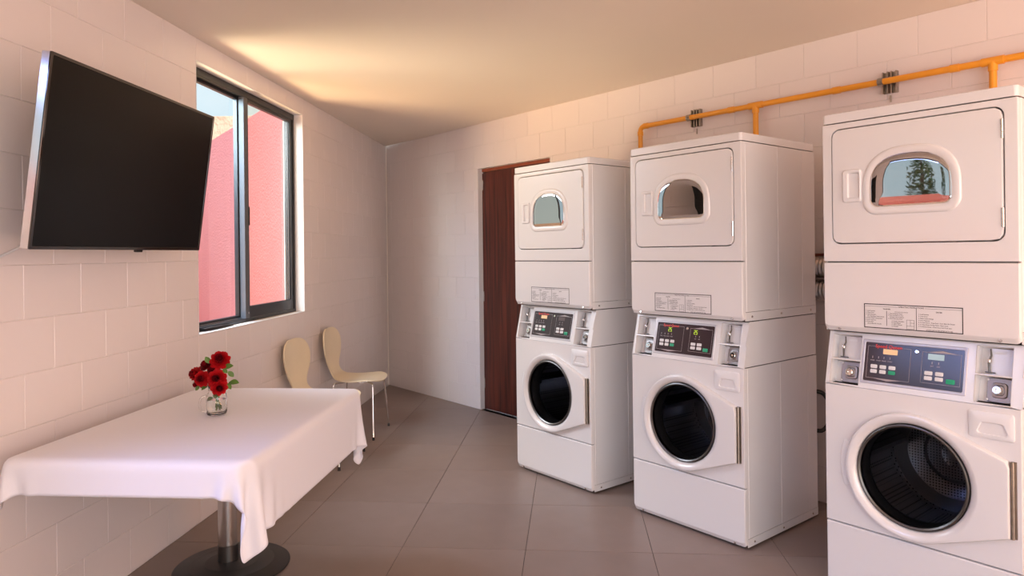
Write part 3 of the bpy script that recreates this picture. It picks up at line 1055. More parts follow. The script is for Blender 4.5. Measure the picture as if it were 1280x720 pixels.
for r_, (t0, t1) in enumerate(((.57, .67), (.70, .80))):
    for c, (a0, a1) in enumerate(((.065, .138), (.165, .235), (.262, .335))):
        button(a0, a1, t0, t1, 'button_green' if (r_, c) == (1, 2) else 'button_white')
    for c, (a0, a1) in enumerate(((.635, .715), (.742, .822))):
        button(a0, a1, t0 + .02, t1 + .02, 'button_white')
button(.850, .935, .74, .86, 'button_green')
def display(mode):
    """two small displays; returns list of (bm, material)"""
    out = []
    bm = bmesh.new()
    if mode == 'digits':
        for cx, t in ((.235, .22), (.70, .24)):
            for k in range(2):
                x = pxf(cx) + k * .0125 - .012
                z0, z1 = pzf(t + .06), pzf(t - .085)
                zm = (z0 + z1) / 2
                w, th, sk = .0095, .0026, .002
                segs = {'2': 'abged', '5': 'afgcd'}['25'[k]]
                S = {'a': (0, w, z1 - th, z1), 'g': (0, w, zm - th / 2, zm + th / 2), 'd': (0, w, z0, z0 + th), 'b': (w - th, w, zm, z1), 'f': (0, th, zm, z1), 'e': (0, th, z0, zm), 'c': (w - th, w, z0, zm)}
                for q in segs:
                    u0, u1, v0, v1 = S[q]
                    flat(bm, x + u0, x + u1, v0, v1, PY - .0003 - .00005 * 'abcdefg'.index(q))
        return bm
    return None
def lcd(a0, a1, t0, t1):
    bm = bmesh.new()
    b_ = lambda e, y: xz(rr(pxf(a0) + e, pxf(a1) - e, pzf(t1) + e, pzf(t0) - e, .002, 2), y)
    loft(bm, [b_(0, -.0014), b_(0, -.0026)], False, True)
    return bm
# washer front panel with round opening
WCX, WCZ, WR = .335, .5485, .200
NC = 96
def rect_ring(x0, x1, z0, z1, y):
    pts = rr(x0, x1, z0, z1, .003, 4)
    out = resample(pts, NC, WCX, WCZ)
    for cxx, czz in ((x0, z0), (x1, z0), (x1, z1), (x0, z1)):      # keep the corners square
        k = min(range(NC), key=lambda i: (out[i][0] - cxx) ** 2 + (out[i][1] - czz) ** 2)
        out[k] = (cxx, czz)
    return xz(out, y)
cring = lambda r, y, cx=WCX, cz=WCZ: [(cx + r * cos(2 * pi * i / NC), y, cz + r * sin(2 * pi * i / NC)) for i in range(NC)]
bm = bmesh.new()
fz0, fz1 = Z_BASE + .002, Z_FRONT - .001
loft(bm, [rect_ring(0, MW, fz0, fz1, .0215), rect_ring(0, MW, fz0, fz1, .004), rect_ring(.002, MW - .002, fz0 + .002, fz1 - .002, .001), rect_ring(.005, MW - .005, fz0 + .005, fz1 - .005, 0), cring(.205, 0), cring(.205, .030)], closed=True)
mp('washer_front', bm, 'enamel')
# base panel
bm = bmesh.new()
bp_ = lambda e, b: rr(e, MW - e, .014 + b, Z_BASE - .002 - e, .003, 5, rbot=.018)
loft(bm, [xz(bp_(0, 0), .0215), xz(bp_(0, 0), .012), xz(bp_(.001, .016), .004), xz(bp_(.005, .022), 0)], True, True)
mp('base_panel', bm, 'enamel')
for x in (.05, MW - .05):
    for y in (.06, MD - .06):
        bm = bmesh.new()
        cyl(bm, (x, y, 0), (x, y, .016), .022, n=14)
        mp('foot', bm, 'rubber_black')
# bottom pan closing the washer cabinet
bm = bmesh.new()
box(bm, .004, MW - .004, .03, MD - .004, .013, .018)
mp('bottom_pan', bm, 'gap_black', smooth=0)
# washer door: outline = hull of a ring and the straight hinge edge
def door_outline(r, xh, z0, z1):
    pts = [(WCX + r * cos(a), WCZ + r * sin(a)) for a in np.linspace(0, 2 * pi, 180, endpoint=False)] + [(xh, z0), (xh, z1)]
    pts = sorted(pts)
    def half(ps):
        h = []
        for p in ps:
            while len(h) > 1 and (h[-1][0] - h[-2][0]) * (p[1] - h[-2][1]) - (h[-1][1] - h[-2][1]) * (p[0] - h[-2][0]) <= 0:
                h.pop()
            h.append(p)
        return h
    a, b = half(pts), half(pts[::-1])
    return a[:-1] + b[:-1]
def dout(e, y):
    return xz(resample(door_outline(.243 - e, .659 - e, .412 + e, .678 - e), NC, WCX, WCZ), y)
bm = bmesh.new()
loft(bm, [dout(0, -.001), dout(.001, -.018), dout(.004, -.024), dout(.010, -.026), cring(.232, -.0265), cring(.224, -.026), cring(.212, -.020), cring(.204, -.010), cring(.200, .004), cring(.203, .020), dout(.012, .000)], closed=True)
wdoor = mp('washer_door', bm, 'enamel', smooth=40)
# finger recess at the left of the door ring
bm = bmesh.new()
lps = []
for a in np.linspace(radians(160), radians(200), 12):
    c, s = cos(a), sin(a)
    lps.append([(WCX + r * c, y, WCZ + r * s) for r, y in ((.272, -.0005), (.270, -.004), (.262, -.006), (.248, -.006), (.240, -.004), (.240, -.0005))])
loft(bm, lps, True, True)
mp('finger_grip', bm, 'enamel_panel', wdoor, smooth=40)
bm = bmesh.new()
loft(bm, [cring(.2005, -.006), cring(.199, -.012), cring(.194, -.014), cring(.188, -.010), cring(.187, .010), cring(.199, .016)], closed=True)
mp('rim', bm, 'steel_dark', wdoor, smooth=50)
bm = bmesh.new()
loft(bm, [cring(.188, -.008), cring(.180, -.004), cring(.165, .020), cring(.150, .045), cring(.125, .060), cring(.08, .072), cring(.03, .076)], False, True)
mp('door_glass', bm, 'washer_glass', wdoor, smooth=60)
bm = bmesh.new()
nseg = 14
for k in range(nseg):
    z0 = .414 + k * (.264 / nseg)
    cyl(bm, (.6655, -.010, z0 + .001), (.6655, -.010, z0 + .264 / nseg - .001), .0052, n=10)
cyl(bm, (.6655, -.010, .412), (.6655, -.010, .680), .0042, n=10)
box(bm, .6595, .6615, -.016, .0005, .412, .680)
box(bm, .661, .676, -.0022, .0005, .412, .680)
mp('piano_hinge', bm, 'zinc', wdoor)
tag(wdoor.children[-1], kind='stuff')
# washer gasket and drum
bm = bmesh.new()
loft(bm, [cring(.204, .010), cring(.196, .030), cring(.186, .060), cring(.190, .075), cring(.206, .075), cring(.206, .012)], closed=True)
mp('door_gasket', bm, 'rubber_black')
bm = bmesh.new()
loft(bm, [cring(.188, .078), cring(.200, .085), cring(.252, .095), cring(.256, .120), cring(.256, .420), cring(.245, .440), cring(.190, .444), cring(.180, .436), cring(.120, .436), cring(.110, .446), cring(.05, .446), cring(.045, .425), cring(.01, .420)], False, True)
for k in range(3):
    a = 0.9 + k * 2 * pi / 3
    c0 = Vector((WCX + .256 * cos(a), 0, WCZ + .256 * sin(a)))
    c1 = Vector((WCX + .195 * cos(a), 0, WCZ + .195 * sin(a)))
    tn = Vector((-sin(a), 0, cos(a))) * .022
    lp_ = lambda y: [c0 - tn * 1.6 + Vector((0, y, 0)), c1 - tn * .5 + Vector((0, y, 0)), c1 + tn * .5 + Vector((0, y, 0)), c0 + tn * 1.6 + Vector((0, y, 0))]
    loft(bm, [lp_(.10), lp_(.435)], True, True)
mp('washer_drum', bm, 'drum_steel', smooth=40)
# soap drawer
bm = bmesh.new()
so = lambda e: rr(.530 + e, .671 - e, .745 + e, .841 - e, .010, 5)
def trap(e, y):
    q = rr(.558 + e, .650 - e, .762 + e, .802 - e, .010, 5)
    return [(x + (.010 if z > .782 else 0) * (1 if x < .604 else -1), y, z) for x, z in q]
loft(bm, [xz(so(0), .0002), xz(so(.0005), -.004), xz(so(.003), -.006), trap(-.002, -.006), trap(.0, -.004), trap(.004, .030)], False, True)
mp('soap_drawer', bm, 'enamel_panel')
# screws
def screw(p, d, parent=None):
    bm = bmesh.new()
    p = Vector(p); d = Vector(d)
    cyl(bm, p - d * .002, p + d * .003, .0062, .0045, n=10)
    mp('screw', bm, 'steel', parent)
for x in (.062, MW - .062):
    screw((x, .006, Z_JOINT + .0125), (0, -1, 0.3))
    screw((x, .006, .0235), (0, -1, .3))
for y in (.075, .335, .625):
    screw((MW + .0015, y, Z_JOINT + .022), (1, 0, 0))
    screw((MW + .0015, y, .030), (1, 0, 0))
    screw((-.0015, y, .030), (-1, 0, 0))

MPOS = [Vector((.4526, 4.0907)), Vector((1.0857, 3.2975)), Vector((1.742, 2.3979))]
MF = Vector((-sin(MA), -cos(MA)))          # along the front, left to right
MS = Vector((cos(MA), -sin(MA)))           # towards the wall
MROT = atan2(MF.y, MF.x)
labels = ['white stacked washer and dryer farthest back, standing beside the dark wooden door',
          'white stacked washer and dryer standing in the middle, showing lit green 25 digits',
          'white stacked washer and dryer nearest the camera, cut off by the right edge']
machines = [mach] + [copy_tree(mach) for _ in range(2)]
for i, mo in enumerate(machines):
    c = MPOS[i] - MF * (MW / 2) + MS * (MD / 2)
    mo.location = (c.x, c.y, 0)
    mo.rotation_euler = (0, 0, MROT)
    tag(mo, labels[i], 'washer dryer', 'stacked washer dryers along the wall')
    pn = [ch for ch in mo.children if ch.name.startswith('control_panel')][0]
    if i == 1:
        mp('digits', display('digits'), 'digit_green', pn, smooth=0, slant=True)
        tag(pn.children[-1], 'lit green digits')
    else:
        mp('display', lcd(.19, .345, .13, .27), 'lcd_orange', pn, smooth=0, slant=True)
        tag(pn.children[-1], 'small lit orange display')
        mp('display', lcd(.66, .82, .14, .29), 'lcd_blue' if i == 2 else 'lcd_dim', pn, smooth=0, slant=True)

# ------------------------------------------------------------------ gas pipe and its brackets
bm = bmesh.new()
PO, PR, PZ = .050, .0165, 2.287
sc_pts = [BW(3.585, PO, 1.30), BW(3.585, PO, PZ - .034)]
e1, e2 = -Vector((B2.x, B2.y, 0)), Vector((0, 0, 1))
sc_pts += arc(BW(3.585 + .034, PO, PZ - .034), .034, 0, pi / 2, 6, e1, e2)[1:]
sc_pts += [BW(3.585 + .05, PO, PZ), BW(6.9, PO, PZ)]
tube(bm, sc_pts, PR, 16)
# fittings: elbow collars, tees
def collar(a, b, r=PR + .004):
    cyl(bm, a, b, r, n=16)
gp = empty('gas_pipe', BW(5.2, PO, PZ), 0)
tag(gp, 'orange painted gas pipe running along the white block wall above the machines', 'pipe')
off = -gp.location
def gpart(name, bm_, mat):
    bmesh.ops.translate(bm_, vec=off, verts=bm_.verts[:])
    return obj(name, bm_, mat, gp)
gpart('pipe_run', bm, 'gas_pipe_paint')
for a, b in ((BW(3.585, PO, PZ - .062), BW(3.585, PO, PZ - .034)), (BW(3.585 + .034, PO, PZ), BW(3.585 + .066, PO, PZ))):
    bm = bmesh.new()
    cyl(bm, a, b, PR + .0035, n=16)
    gpart('elbow_collar', bm, 'gas_pipe_paint')
for s in (4.465, 5.677):
    bm = bmesh.new()
    tube(bm, [BW(s, PO, PZ), BW(s, PO, 1.45)], PR, 16)
    gpart('drop_pipe', bm, 'gas_pipe_paint')
    bm = bmesh.new()
    cyl(bm, BW(s - .045, PO, PZ), BW(s + .045, PO, PZ), PR + .004, n=16)
    cyl(bm, BW(s, PO, PZ), BW(s, PO, PZ - .045), PR + .004, n=16)
    gpart('tee_fitting', bm, 'gas_pipe_paint')
for s in (4.30, 4.95, 5.52):
    bm = bmesh.new()
    cyl(bm, BW(s - .02, PO, PZ), BW(s + .02, PO, PZ), PR + .003, n=16)
    gpart('coupling', bm, 'gas_pipe_paint')
for s, lab_ in ((4.022, 'grey metal strut clamp on orange pipe above the middle machine'), (5.213, 'grey metal strut clamp on orange pipe above the nearest machine')):
    br = empty('pipe_bracket', BW(s, 0, PZ), BACK_ROT)
    tag(br, lab_, 'bracket', 'strut clamps holding the orange pipe')
    # local: x along wall, -y into the room
    for dx in (-.026, .026):
        bm = bmesh.new()
        prof = [(-.018, 0), (.018, 0), (.018, -.030), (.010, -.030), (.010, -.026), (.0145, -.026), (.0145, -.004), (-.0145, -.004), (-.0145, -.026), (-.010, -.026), (-.010, -.030), (-.018, -.030)]
        loft(bm, [[(dx * .8 + x * .8, y, -.058) for x, y in prof], [(dx * .8 + x * .8, y, .052) for x, y in prof]], True, True)
        obj('strut_channel', bm, 'zinc', br, smooth=0)
    for sg in (-1, 1):
        bm = bmesh.new()
        loops = []
        for k in range(11):
            a = pi / 2 * sg + pi * (k / 10) * 1.0 - pi / 2 * 0
            a = -pi / 2 + pi * k / 10 if sg > 0 else pi / 2 + pi * k / 10
            loops.append([(-.046 + x, -PO + (PR + r) * cos(a) * 1.0, (PR + r) * sin(a)) for x, r in ((0, .0005), (.026, .0005), (.026, .004), (0, .004))])
        loft(bm, loops, True, True)
        obj('clamp_half', bm, 'zinc', br, smooth=50)
    bm = bmesh.new()
    cyl(bm, (-.033, -.085, 0), (-.033, -.060, 0), .004, n=8)
    cyl(bm, (-.033, -.078, 0), (-.033, -.070, 0), .009, n=6)
    obj('bolt', bm, 'zinc', br)
    bm = bmesh.new()
    cyl(bm, (.0, -.012, -.105), (.0, -.012, -.070), .004, n=8)
    obj('stud', bm, 'zinc', br)

# ------------------------------------------------------------------ ducts, hose and small pipe behind the machines
def corrugated(bm, pts_fn, n, r, amp, seg=20):
    pts = [pts_fn(k / n) for k in range(n + 1)]
    tube(bm, pts, [r + (amp if k % 2 else -amp) for k in range(n + 1)], seg)
for z, l in ((1.322, 'ribbed foil exhaust duct, upper of the two, in the gap between the machines'), (1.200, 'ribbed foil exhaust duct, lower of the two, in the gap between the machines')):
    bm = bmesh.new()
    c = BW(5.0, .10, z)
    corrugated(bm, lambda t: BW(4.74 + .52 * t, .10, z) - c, 52, .053, .0035)
    o = obj('exhaust_duct', bm, 'duct_foil', None)
    o.location = c
    tag(o, l, 'duct', 'foil ducts behind the machines')
bm = bmesh.new()
c = BW(4.95, .025, 1.392)
tube(bm, [BW(4.6, .025, 1.392) - c, BW(5.6, .025, 1.392) - c], .009, 10)
o = obj('water_pipe', bm, 'copper_paint', None)
o.location = c
tag(o, 'thin dark red pipe on the wall above the foil ducts', 'pipe')
bm = bmesh.new()
ctr = MPOS[1] + MS * (MD + .004)
hp = []
for k in range(17):
    t = k / 16
    a = -pi / 2 + pi * t
    hp.append(Vector((0.018 + .0 * t, .0 + 0, 0)) + Vector((cos(a) * .052 - .022, .022 + .02 * sin(pi * t), .105 * sin(a))))
hp = [Vector((-.12, .018, -.112))] + hp + [Vector((-.12, .018, .112))]
tube(bm, hp, .011, 12)
o = obj('drain_hose', bm, 'rubber_black', None)
o.location = (ctr.x, ctr.y, .555)
o.rotation_euler = (0, 0, MROT)
tag(o, 'black drain hose bulging out behind the middle machine', 'hose')

# ------------------------------------------------------------------ television
tv = empty('wall_television')
tv.location = (-1.486, 2.797, 1.771)
tv.rotation_euler = (0.130, 0, 1.519)
tag(tv, 'large black flat screen television tilted down on the left white wall', 'television')
TW, TH = 1.10, 0.6435
bm = bmesh.new()
q = lambda e, y: xz(rr(-TW / 2 + e, TW / 2 - e, -TH / 2 + e, TH / 2 - e, .004, 2), y)
loft(bm, [q(0, .004), q(0, .030), q(.012, .032)], True, True)
tag(obj('side_trim', bm, 'tv_silver', tv), 'silver edge')
bm = bmesh.new()
loft(bm, [q(0, .0042), q(0, .0), q(.0015, -.0015), q(.0105, -.0015), q(.0115, .0005), q(.0115, .0042)], closed=True)
obj('bezel', bm, 'tv_bezel', tv)
bm = bmesh.new()
loft(bm, [q(.0112, .0038), q(.0112, .0006)], True, True)
obj('screen', bm, 'tv_screen', tv, smooth=0)
bm = bmesh.new()
loft(bm, [q(.016, .0315), q(.05, .050), q(.16, .062)], True, True)
obj('back_shell', bm, 'tv_black', tv)
bm = bmesh.new()
box(bm, .04, .085, -.0008, .012, -TH / 2 - .009, -TH / 2 + .001, .002, 1)
obj('sensor', bm, 'tv_black', tv)
bm = bmesh.new()
cb_ = LW(5.30, .008, 1.43)
tube(bm, catmull_pts([LW(5.75, .008, 1.40), LW(5.50, .008, 1.395), LW(5.30, .008, 1.412), LW(5.18, .008, 1.442), LW(5.10, .008, 1.485), LW(5.05, .010, 1.56), LW(5.01, .030, 1.66)], 24, cb_), .0045, 8)
o = obj('television_cable', bm, 'button_white', None, smooth=60)
o.location = cb_
tag(o, 'thin white cable curving down the wall below the television', 'cable')
mb = empty('television_bracket', LW(4.83, 0, 1.76), LEFT_ROT)
tag(mb, 'dark metal wall bracket arm holding the television from behind', 'bracket')
bm = bmesh.new()
box(bm, -.09, .09, .001, .012, -.14, .14, .003, 1)
obj('wall_plate', bm, 'bracket_metal', mb)
bm = bmesh.new()
box(bm, -.025, .025, .012, .165, -.025, .025, .004, 1)
obj('arm', bm, 'bracket_metal', mb)
bm = bmesh.new()
vs = []
box(bm, -.20, .20, .165, .176, -.16, .16, .002, 1)
bmesh.ops.rotate(bm, cent=(0, .17, 0), matrix=Matrix.Rotation(-.130, 3, 'X'), verts=bm.verts[:])
obj('tilt_plate', bm, 'bracket_metal', mb)

# ------------------------------------------------------------------ table
TS0, TS1, TN0, TN1, TZ_ = 4.080, 5.335, .100, .957, .757
tab = empty('pedestal_table', LW(4.41, .43, 0), LEFT_ROT)
tag(tab, 'table with round black pedestal foot and steel column under white tablecloth', 'table')
bm = bmesh.new()
tq = lambda e, z: [(x, y, z) for x, y in rr(TS0 - 4.41 + .012 + e, TS1 - 4.41 - .012 - e, TN0 - .43 + .012 + e, TN1 - .43 - .012 - e, .045, 6)]
loft(bm, [tq(0, TZ_ - .032), tq(0, TZ_ - .014), tq(.004, TZ_ - .005), tq(.012, TZ_ - .001), tq(.016, TZ_)], True, True)
obj('table_top', bm, 'table_laminate', tab)
bm = bmesh.new()
lathe(bm, [(.030, .030), (.040, .036), (.0415, .06), (.0415, TZ_ - .034), (.030, TZ_ - .033)], 40)
tag(obj('column', bm, 'steel', tab, (0, -.020, 0)), 'brushed steel column')
bm = bmesh.new()
lathe(bm, [(.0418, .034), (.0440, .036), (.0440, .105), (.0418, .108)], 40, cap0=False, cap1=False)
obj('collar', bm, 'steel_dark', tab, (0, -.020, 0))
bm = bmesh.new()
lathe(bm, [(.245, 0), (.252, .004), (.252, .010), (.244, .016), (.190, .021), (.186, .024), (.180, .0255), (.125, .028), (.120, .031), (.112, .032), (.070, .035), (.05, .036)], 64)
obj('foot_disc', bm, 'iron_base', tab)
bm = bmesh.new()
box(bm, 4.25 - 4.41, 5.25 - 4.41, TN0 - .43 + .001, TN0 - .43 + .025, TZ_ - .075, TZ_ - .0325)
obj('rail', bm, 'table_laminate', tab)

# ------------------------------------------------------------------ tablecloth (small cloth solve, hangs on the table edge)
def drape():
    hs0, hs1, hn0, hn1 = .15, .098, .065, .226
    ds = .0200
    s_ = np.arange(TS0 - hs0, TS1 + hs1 + 1e-6, ds)
    n_ = np.arange(TN0 - hn0, TN1 + hn1 + 1e-6, ds)
    ns, nn = len(s_), len(n_)
    X = np.zeros((ns, nn, 3))
    X[..., 0] = s_[:, None]
    X[..., 1] = n_[None, :]
    top = TZ_ + .0035
    X[..., 2] = top + .001
    rng = np.random.default_rng(3)
    X[..., 2] += rng.uniform(0, .0005, X.shape[:2])
    # start with the skirts folded downwards a little so that nothing crosses the wall
    lo = X[..., 1] < .012
    X[..., 2] -= np.where(lo, (.012 - X[..., 1]), 0)
    X[..., 1] = np.maximum(X[..., 1], .012)
    V = np.zeros_like(X)
    F0 = X.reshape(-1, 3)
    pin = (F0[:, 0] > TS0 + .06) & (F0[:, 0] < TS1 - .06) & (F0[:, 1] > TN0 + .06) & (F0[:, 1] < TN1 - .06)   # lies still on the top
    X0 = F0[:, :2].copy()
    cons = []
    def pairs(di, dj, rest, k):
        for pi_ in range(2):
            a = np.s_[:, :]
            i0 = np.arange(0, ns - abs(di)) if di else np.arange(ns)
            j0 = np.arange(0, nn - abs(dj)) if dj else np.arange(nn)
            st = max(abs(di), abs(dj))
            I, J = np.meshgrid(i0, j0, indexing='ij')
            key = (I // st if di else J // st)
            if di and dj:
                key = I
            m = (key % 2) == pi_
            I, J = I[m], J[m]
            if dj < 0:
                cons.append((I * nn + (J - dj), (I + di) * nn + J, rest, k))
            else:
                cons.append((I * nn + J, (I + di) * nn + (J + dj), rest, k))
    pairs(1, 0, ds, 1.0)
    pairs(0, 1, ds, 1.0)
    pairs(1, 1, ds * sqrt(2), .25)
    pairs(1, -1, ds * sqrt(2), .25)
    pairs(2, 0, 2 * ds, .06)
    pairs(0, 2, 2 * ds, .06)
    dt = 1 / 60.0
    R = .006
    for it in range(260):
        V[..., 2] -= 9.8 * dt
        V *= .965
        P = X + V * dt
        F = P.reshape(-1, 3)
        for sub in range(7):
            for a, b, rest, k in cons:
                d = F[b] - F[a]
                l = np.sqrt((d * d).sum(1)) + 1e-9
                c = d * (.5 * k * (l - rest) / l)[:, None]
                np.add.at(F, a, c) if False else None
                F[a] += c
                F[b] -= c
            # collisions with the table top slab (rounded edge) and the wall
            cx = np.clip(F[:, 0], TS0 + R, TS1 - R)
            cy = np.clip(F[:, 1], TN0 + R, TN1 - R)
            cz = np.clip(F[:, 2], TZ_ - .03, TZ_ - R)
            dx, dy, dz = F[:, 0] - cx, F[:, 1] - cy, F[:, 2] - cz
            l = np.sqrt(dx * dx + dy * dy + dz * dz)
            RR = R + .0035
            m = l < RR
            inside = m & (l < 1e-6)
            pen = m & ~inside
            sc = RR / np.maximum(l, 1e-9)
            F[pen, 0] = cx[pen] + dx[pen] * sc[pen]
            F[pen, 1] = cy[pen] + dy[pen] * sc[pen]
            F[pen, 2] = cz[pen] + dz[pen] * sc[pen]
            F[inside, 2] = top
            F[:, 1] = np.maximum(F[:, 1], .010)
            F[pin, :2] = X0[pin]
        P = F.reshape(X.shape)
        V = (P - X) / dt
        on = (P[..., 0] > TS0) & (P[..., 0] < TS1) & (P[..., 1] > TN0) & (P[..., 1] < TN1) & (P[..., 2] > TZ_ - .01)
        V[on] *= .25
        X = P
    return X
CL = drape()
bm = bmesh.new()
ns, nn = CL.shape[:2]
base = LW(4.72, .52, TZ_)
grid = [[bm.verts.new((CL[i, j, 0] - 4.72, CL[i, j, 1] - .52, CL[i, j, 2] - TZ_)) for j in range(nn)] for i in range(ns)]
for i in range(ns - 1):
    for j in range(nn - 1):
        bm.faces.new((grid[i][j], grid[i][j + 1], grid[i + 1][j + 1], grid[i + 1][j]))
bmesh.ops.smooth_vert(bm, verts=bm.verts[:], factor=.25, use_axis_x=True, use_axis_y=True, use_axis_z=True)
cloth = obj('tablecloth', bm, 'cloth_white', None, smooth=180)
cloth.location = base
cloth.rotation_euler = (0, 0, LEFT_ROT)
md = cloth.modifiers.new('smooth', 'SUBSURF'); md.levels = 1; md.render_levels = 1
md = cloth.modifiers.new('thickness', 'SOLIDIFY'); md.thickness = .0014; md.offset = 0
tag(cloth, 'white tablecloth draped over the pedestal table, folded at the near corner', 'tablecloth')
CLOTH_TOP = TZ_ + .0045

# ------------------------------------------------------------------ jar, water and roses
JS, JN = 4.690, .512
jc = LW(JS, JN, CLOTH_TOP)
jar = empty('jar_vase', jc, 0.6)
tag(jar, 'clear glass handled jar used as a vase on the white tablecloth', 'jar')
bm = bmesh.new()
outer = [(.001, .0), (.030, .0), (.037, .004), (.0405, .012), (.041, .030), (.041, .075), (.038, .088), (.032, .096), (.0305, .102), (.033, .105), (.0315, .108), (.033, .111), (.0315, .114), (.0325, .120), (.0315, .1215)]
inner = [(.0295, .120), (.0285, .100), (.030, .094), (.0355, .085), (.0380, .074), (.0380, .030), (.0370, .014), (.030, .008), (.001, .007)]
lathe(bm, outer + inner, 40)
obj('jar_body', bm, 'jar_glass', jar, smooth=60)
bm = bmesh.new()
hpts = [Vector((0, 0, 0))] * 0
for t in np.linspace(0, 1, 15):
    a = pi / 2 - pi * t
    hpts.append(Vector((-.0405 - .026 * cos(a) ** .6 if cos(a) > 0 else -.0405, 0, .052 + .032 * sin(a))))
hpts[0].x = hpts[-1].x = -.0400
tube(bm, hpts, .0045, 10)
obj('jar_handle', bm, 'jar_glass', jar, smooth=60)
bm = bmesh.new()
lathe(bm, [(.001, .0075), (.0298, .0085), (.0366, .0145), (.0376, .030), (.0376, .066), (.001, .066)], 40)
wat = obj('vase_water', bm, 'water', None, jc, smooth=60)
tag(wat, 'clear water filling the lower half of the glass jar', 'water')

RIGHT = Vector((1, 0, 0))
r2 = random.Random(11)
def petal(bm, c, axis, az, tilt, w, h, curl, mi=0):
    """one cupped petal springing from c around axis"""
    u = axis.orthogonal().normalized()
    v = axis.cross(u)
    out = u * cos(az) + v * sin(az)
    side = axis.cross(out)
    rows = []
    for i in range(5):
        t = i / 4
        ang = tilt + curl * t * t
        d = axis * cos(ang * .8) + out * sin(ang * .8)
        cen = c + (axis * (h * t * cos(tilt)) + out * (h * t * sin(tilt) + .002)) + out * (curl * .35 * h * t * t) - axis * (curl * .22 * h * t * t)
        wid = w * (sin(pi * (.18 + .70 * t)) ** .8)
        row = []
        for j in range(5):
            s = (j - 2) / 2
            bend = -abs(s) ** 2 * wid * .55
            row.append(bm.verts.new(cen + side * (s * wid) + out * bend + axis * (-.12 * w * s * s * t) + Vector((r2.uniform(-1, 1), r2.uniform(-1, 1), r2.uniform(-1, 1))) * .0006))
        rows.append(row)
    for i in range(4):
        for j in range(4):
            f = bm.faces.new((rows[i][j], rows[i][j + 1], rows[i + 1][j + 1], rows[i + 1][j]))
            f.material_index = mi

def make_rose(px, py, rad, dy, face, dark, label, nleaf):
    """bloom centre given from the photograph's crop, laid out around the jar at real size"""
    k = .1527 / 301.0
    cx = (px - 355) * k
    cz = (612 - py) * k
    R = rad * k
    root = empty('rose', jc + Vector((cx * .15, dy * .2, .02)), 0)
    tag(root, label, 'rose', 'red roses in the glass jar')
    o = root.location
    C = jc + Vector((cx, dy, cz)) - o
    ax = Vector(face).normalized()
    bm = bmesh.new()
    base = C - ax * R * .55
    spec = [(4, .10, .40, 1.18, .05), (5, .24, .46, 1.20, .12), (6, .42, .52, 1.18, .25), (7, .62, .56, 1.12, .45), (8, .86, .60, 1.05, .60), (9, 1.15, .62, .96, .75)]
    a0 = r2.uniform(0, 6)
    for li, (cnt, tilt, w, h, curl) in enumerate(spec):
        for q in range(cnt):
            petal(bm, base + ax * R * .04 * (6 - li), ax, a0 + 2 * pi * q / cnt + li * .55, tilt, R * w, R * h, curl + r2.uniform(-.1, .1), 1 if li < 2 else 0)
    # filled heart
    lathe_pts = []
    u = ax.orthogonal().normalized(); v = ax.cross(u)
    loops = [[base + ax * (R * z) + (u * cos(2 * pi * i / 10) + v * sin(2 * pi * i / 10)) * (R * r) for i in range(10)] for r, z in ((.10, 0), (.40, .18), (.45, .55), (.30, .80), (.05, .86))]
    loft(bm, loops, True, True)
    for f in bm.faces[-42:]:
        f.material_index = 1
    for f in bm.faces:
        f.smooth = True
    bmesh.ops.recalc_face_normals(bm, faces=bm.faces[-42:])
    me = D.meshes.new('bloom')
    bm.to_mesh(me); bm.free()
    m0, m1 = ('rose_dark', 'rose_dark') if dark else ('rose_red', 'rose_dark')
    me.materials.append(M(m0)); me.materials.append(M(m1))
    bl = link('bloom', me, root)
    bm = bmesh.new()
    foot = jc + Vector((-cx * .22 + r2.uniform(-.006, .006), -dy * .15 + r2.uniform(-.008, .008), .020 + r2.uniform(0, .018))) - o
    neck = jc + Vector((max(-.018, min(.018, cx * .30)), max(-.016, min(.016, dy * .3)), .112)) - o
    tip = base
    pts = []
    for t in np.linspace(0, 1, 14):
        if t < .5:
            a = t * 2
            pts.append(foot.lerp(neck, a))
        else:
            a = (t - .5) * 2
            pts.append(neck.lerp(tip, a) + Vector((0, 0, .006 * sin(pi * a))))
    tube(bm, pts, .0021, 8)
    obj('stem', bm, 'stem_green', root, smooth=60)
    bm = bmesh.new()
    for q in range(5):
        petal(bm, base - ax * .003, ax, q * 2 * pi / 5, 1.2, R * .22, R * .55, .5)
    s_ = obj('sepal', bm, 'leaf_green', root, smooth=60)
    tag(s_, kind='stuff')
    return root, o

def leaf(root, o, px, py, dy, length, direction, up):
    k = .1527 / 301.0
    p = jc + Vector(((px - 355) * k, dy, (612 - py) * k)) - o
    d = Vector(direction).normalized()
    w = d.cross(Vector(up)).normalized()
    n = w.cross(d)
    bm = bmesh.new()
    rows = []
    for i in range(8):
        t = i / 7
        wid = length * .33 * sin(pi * min(1, t * .96 + .03)) ** .8
        c = p + d * (length * t) + n * (-.12 * length * t * t)
        rows.append([bm.verts.new(c + w * (wid * s) + n * (abs(s) * wid * .35)) for s in (-1, -.5, 0, .5, 1)])
    for i in range(7):
        for j in range(4):
            bm.faces.new((rows[i][j], rows[i][j + 1], rows[i + 1][j + 1], rows[i + 1][j]))
    ob = obj('leaf', bm, 'leaf_green', root, smooth=60)
    return ob

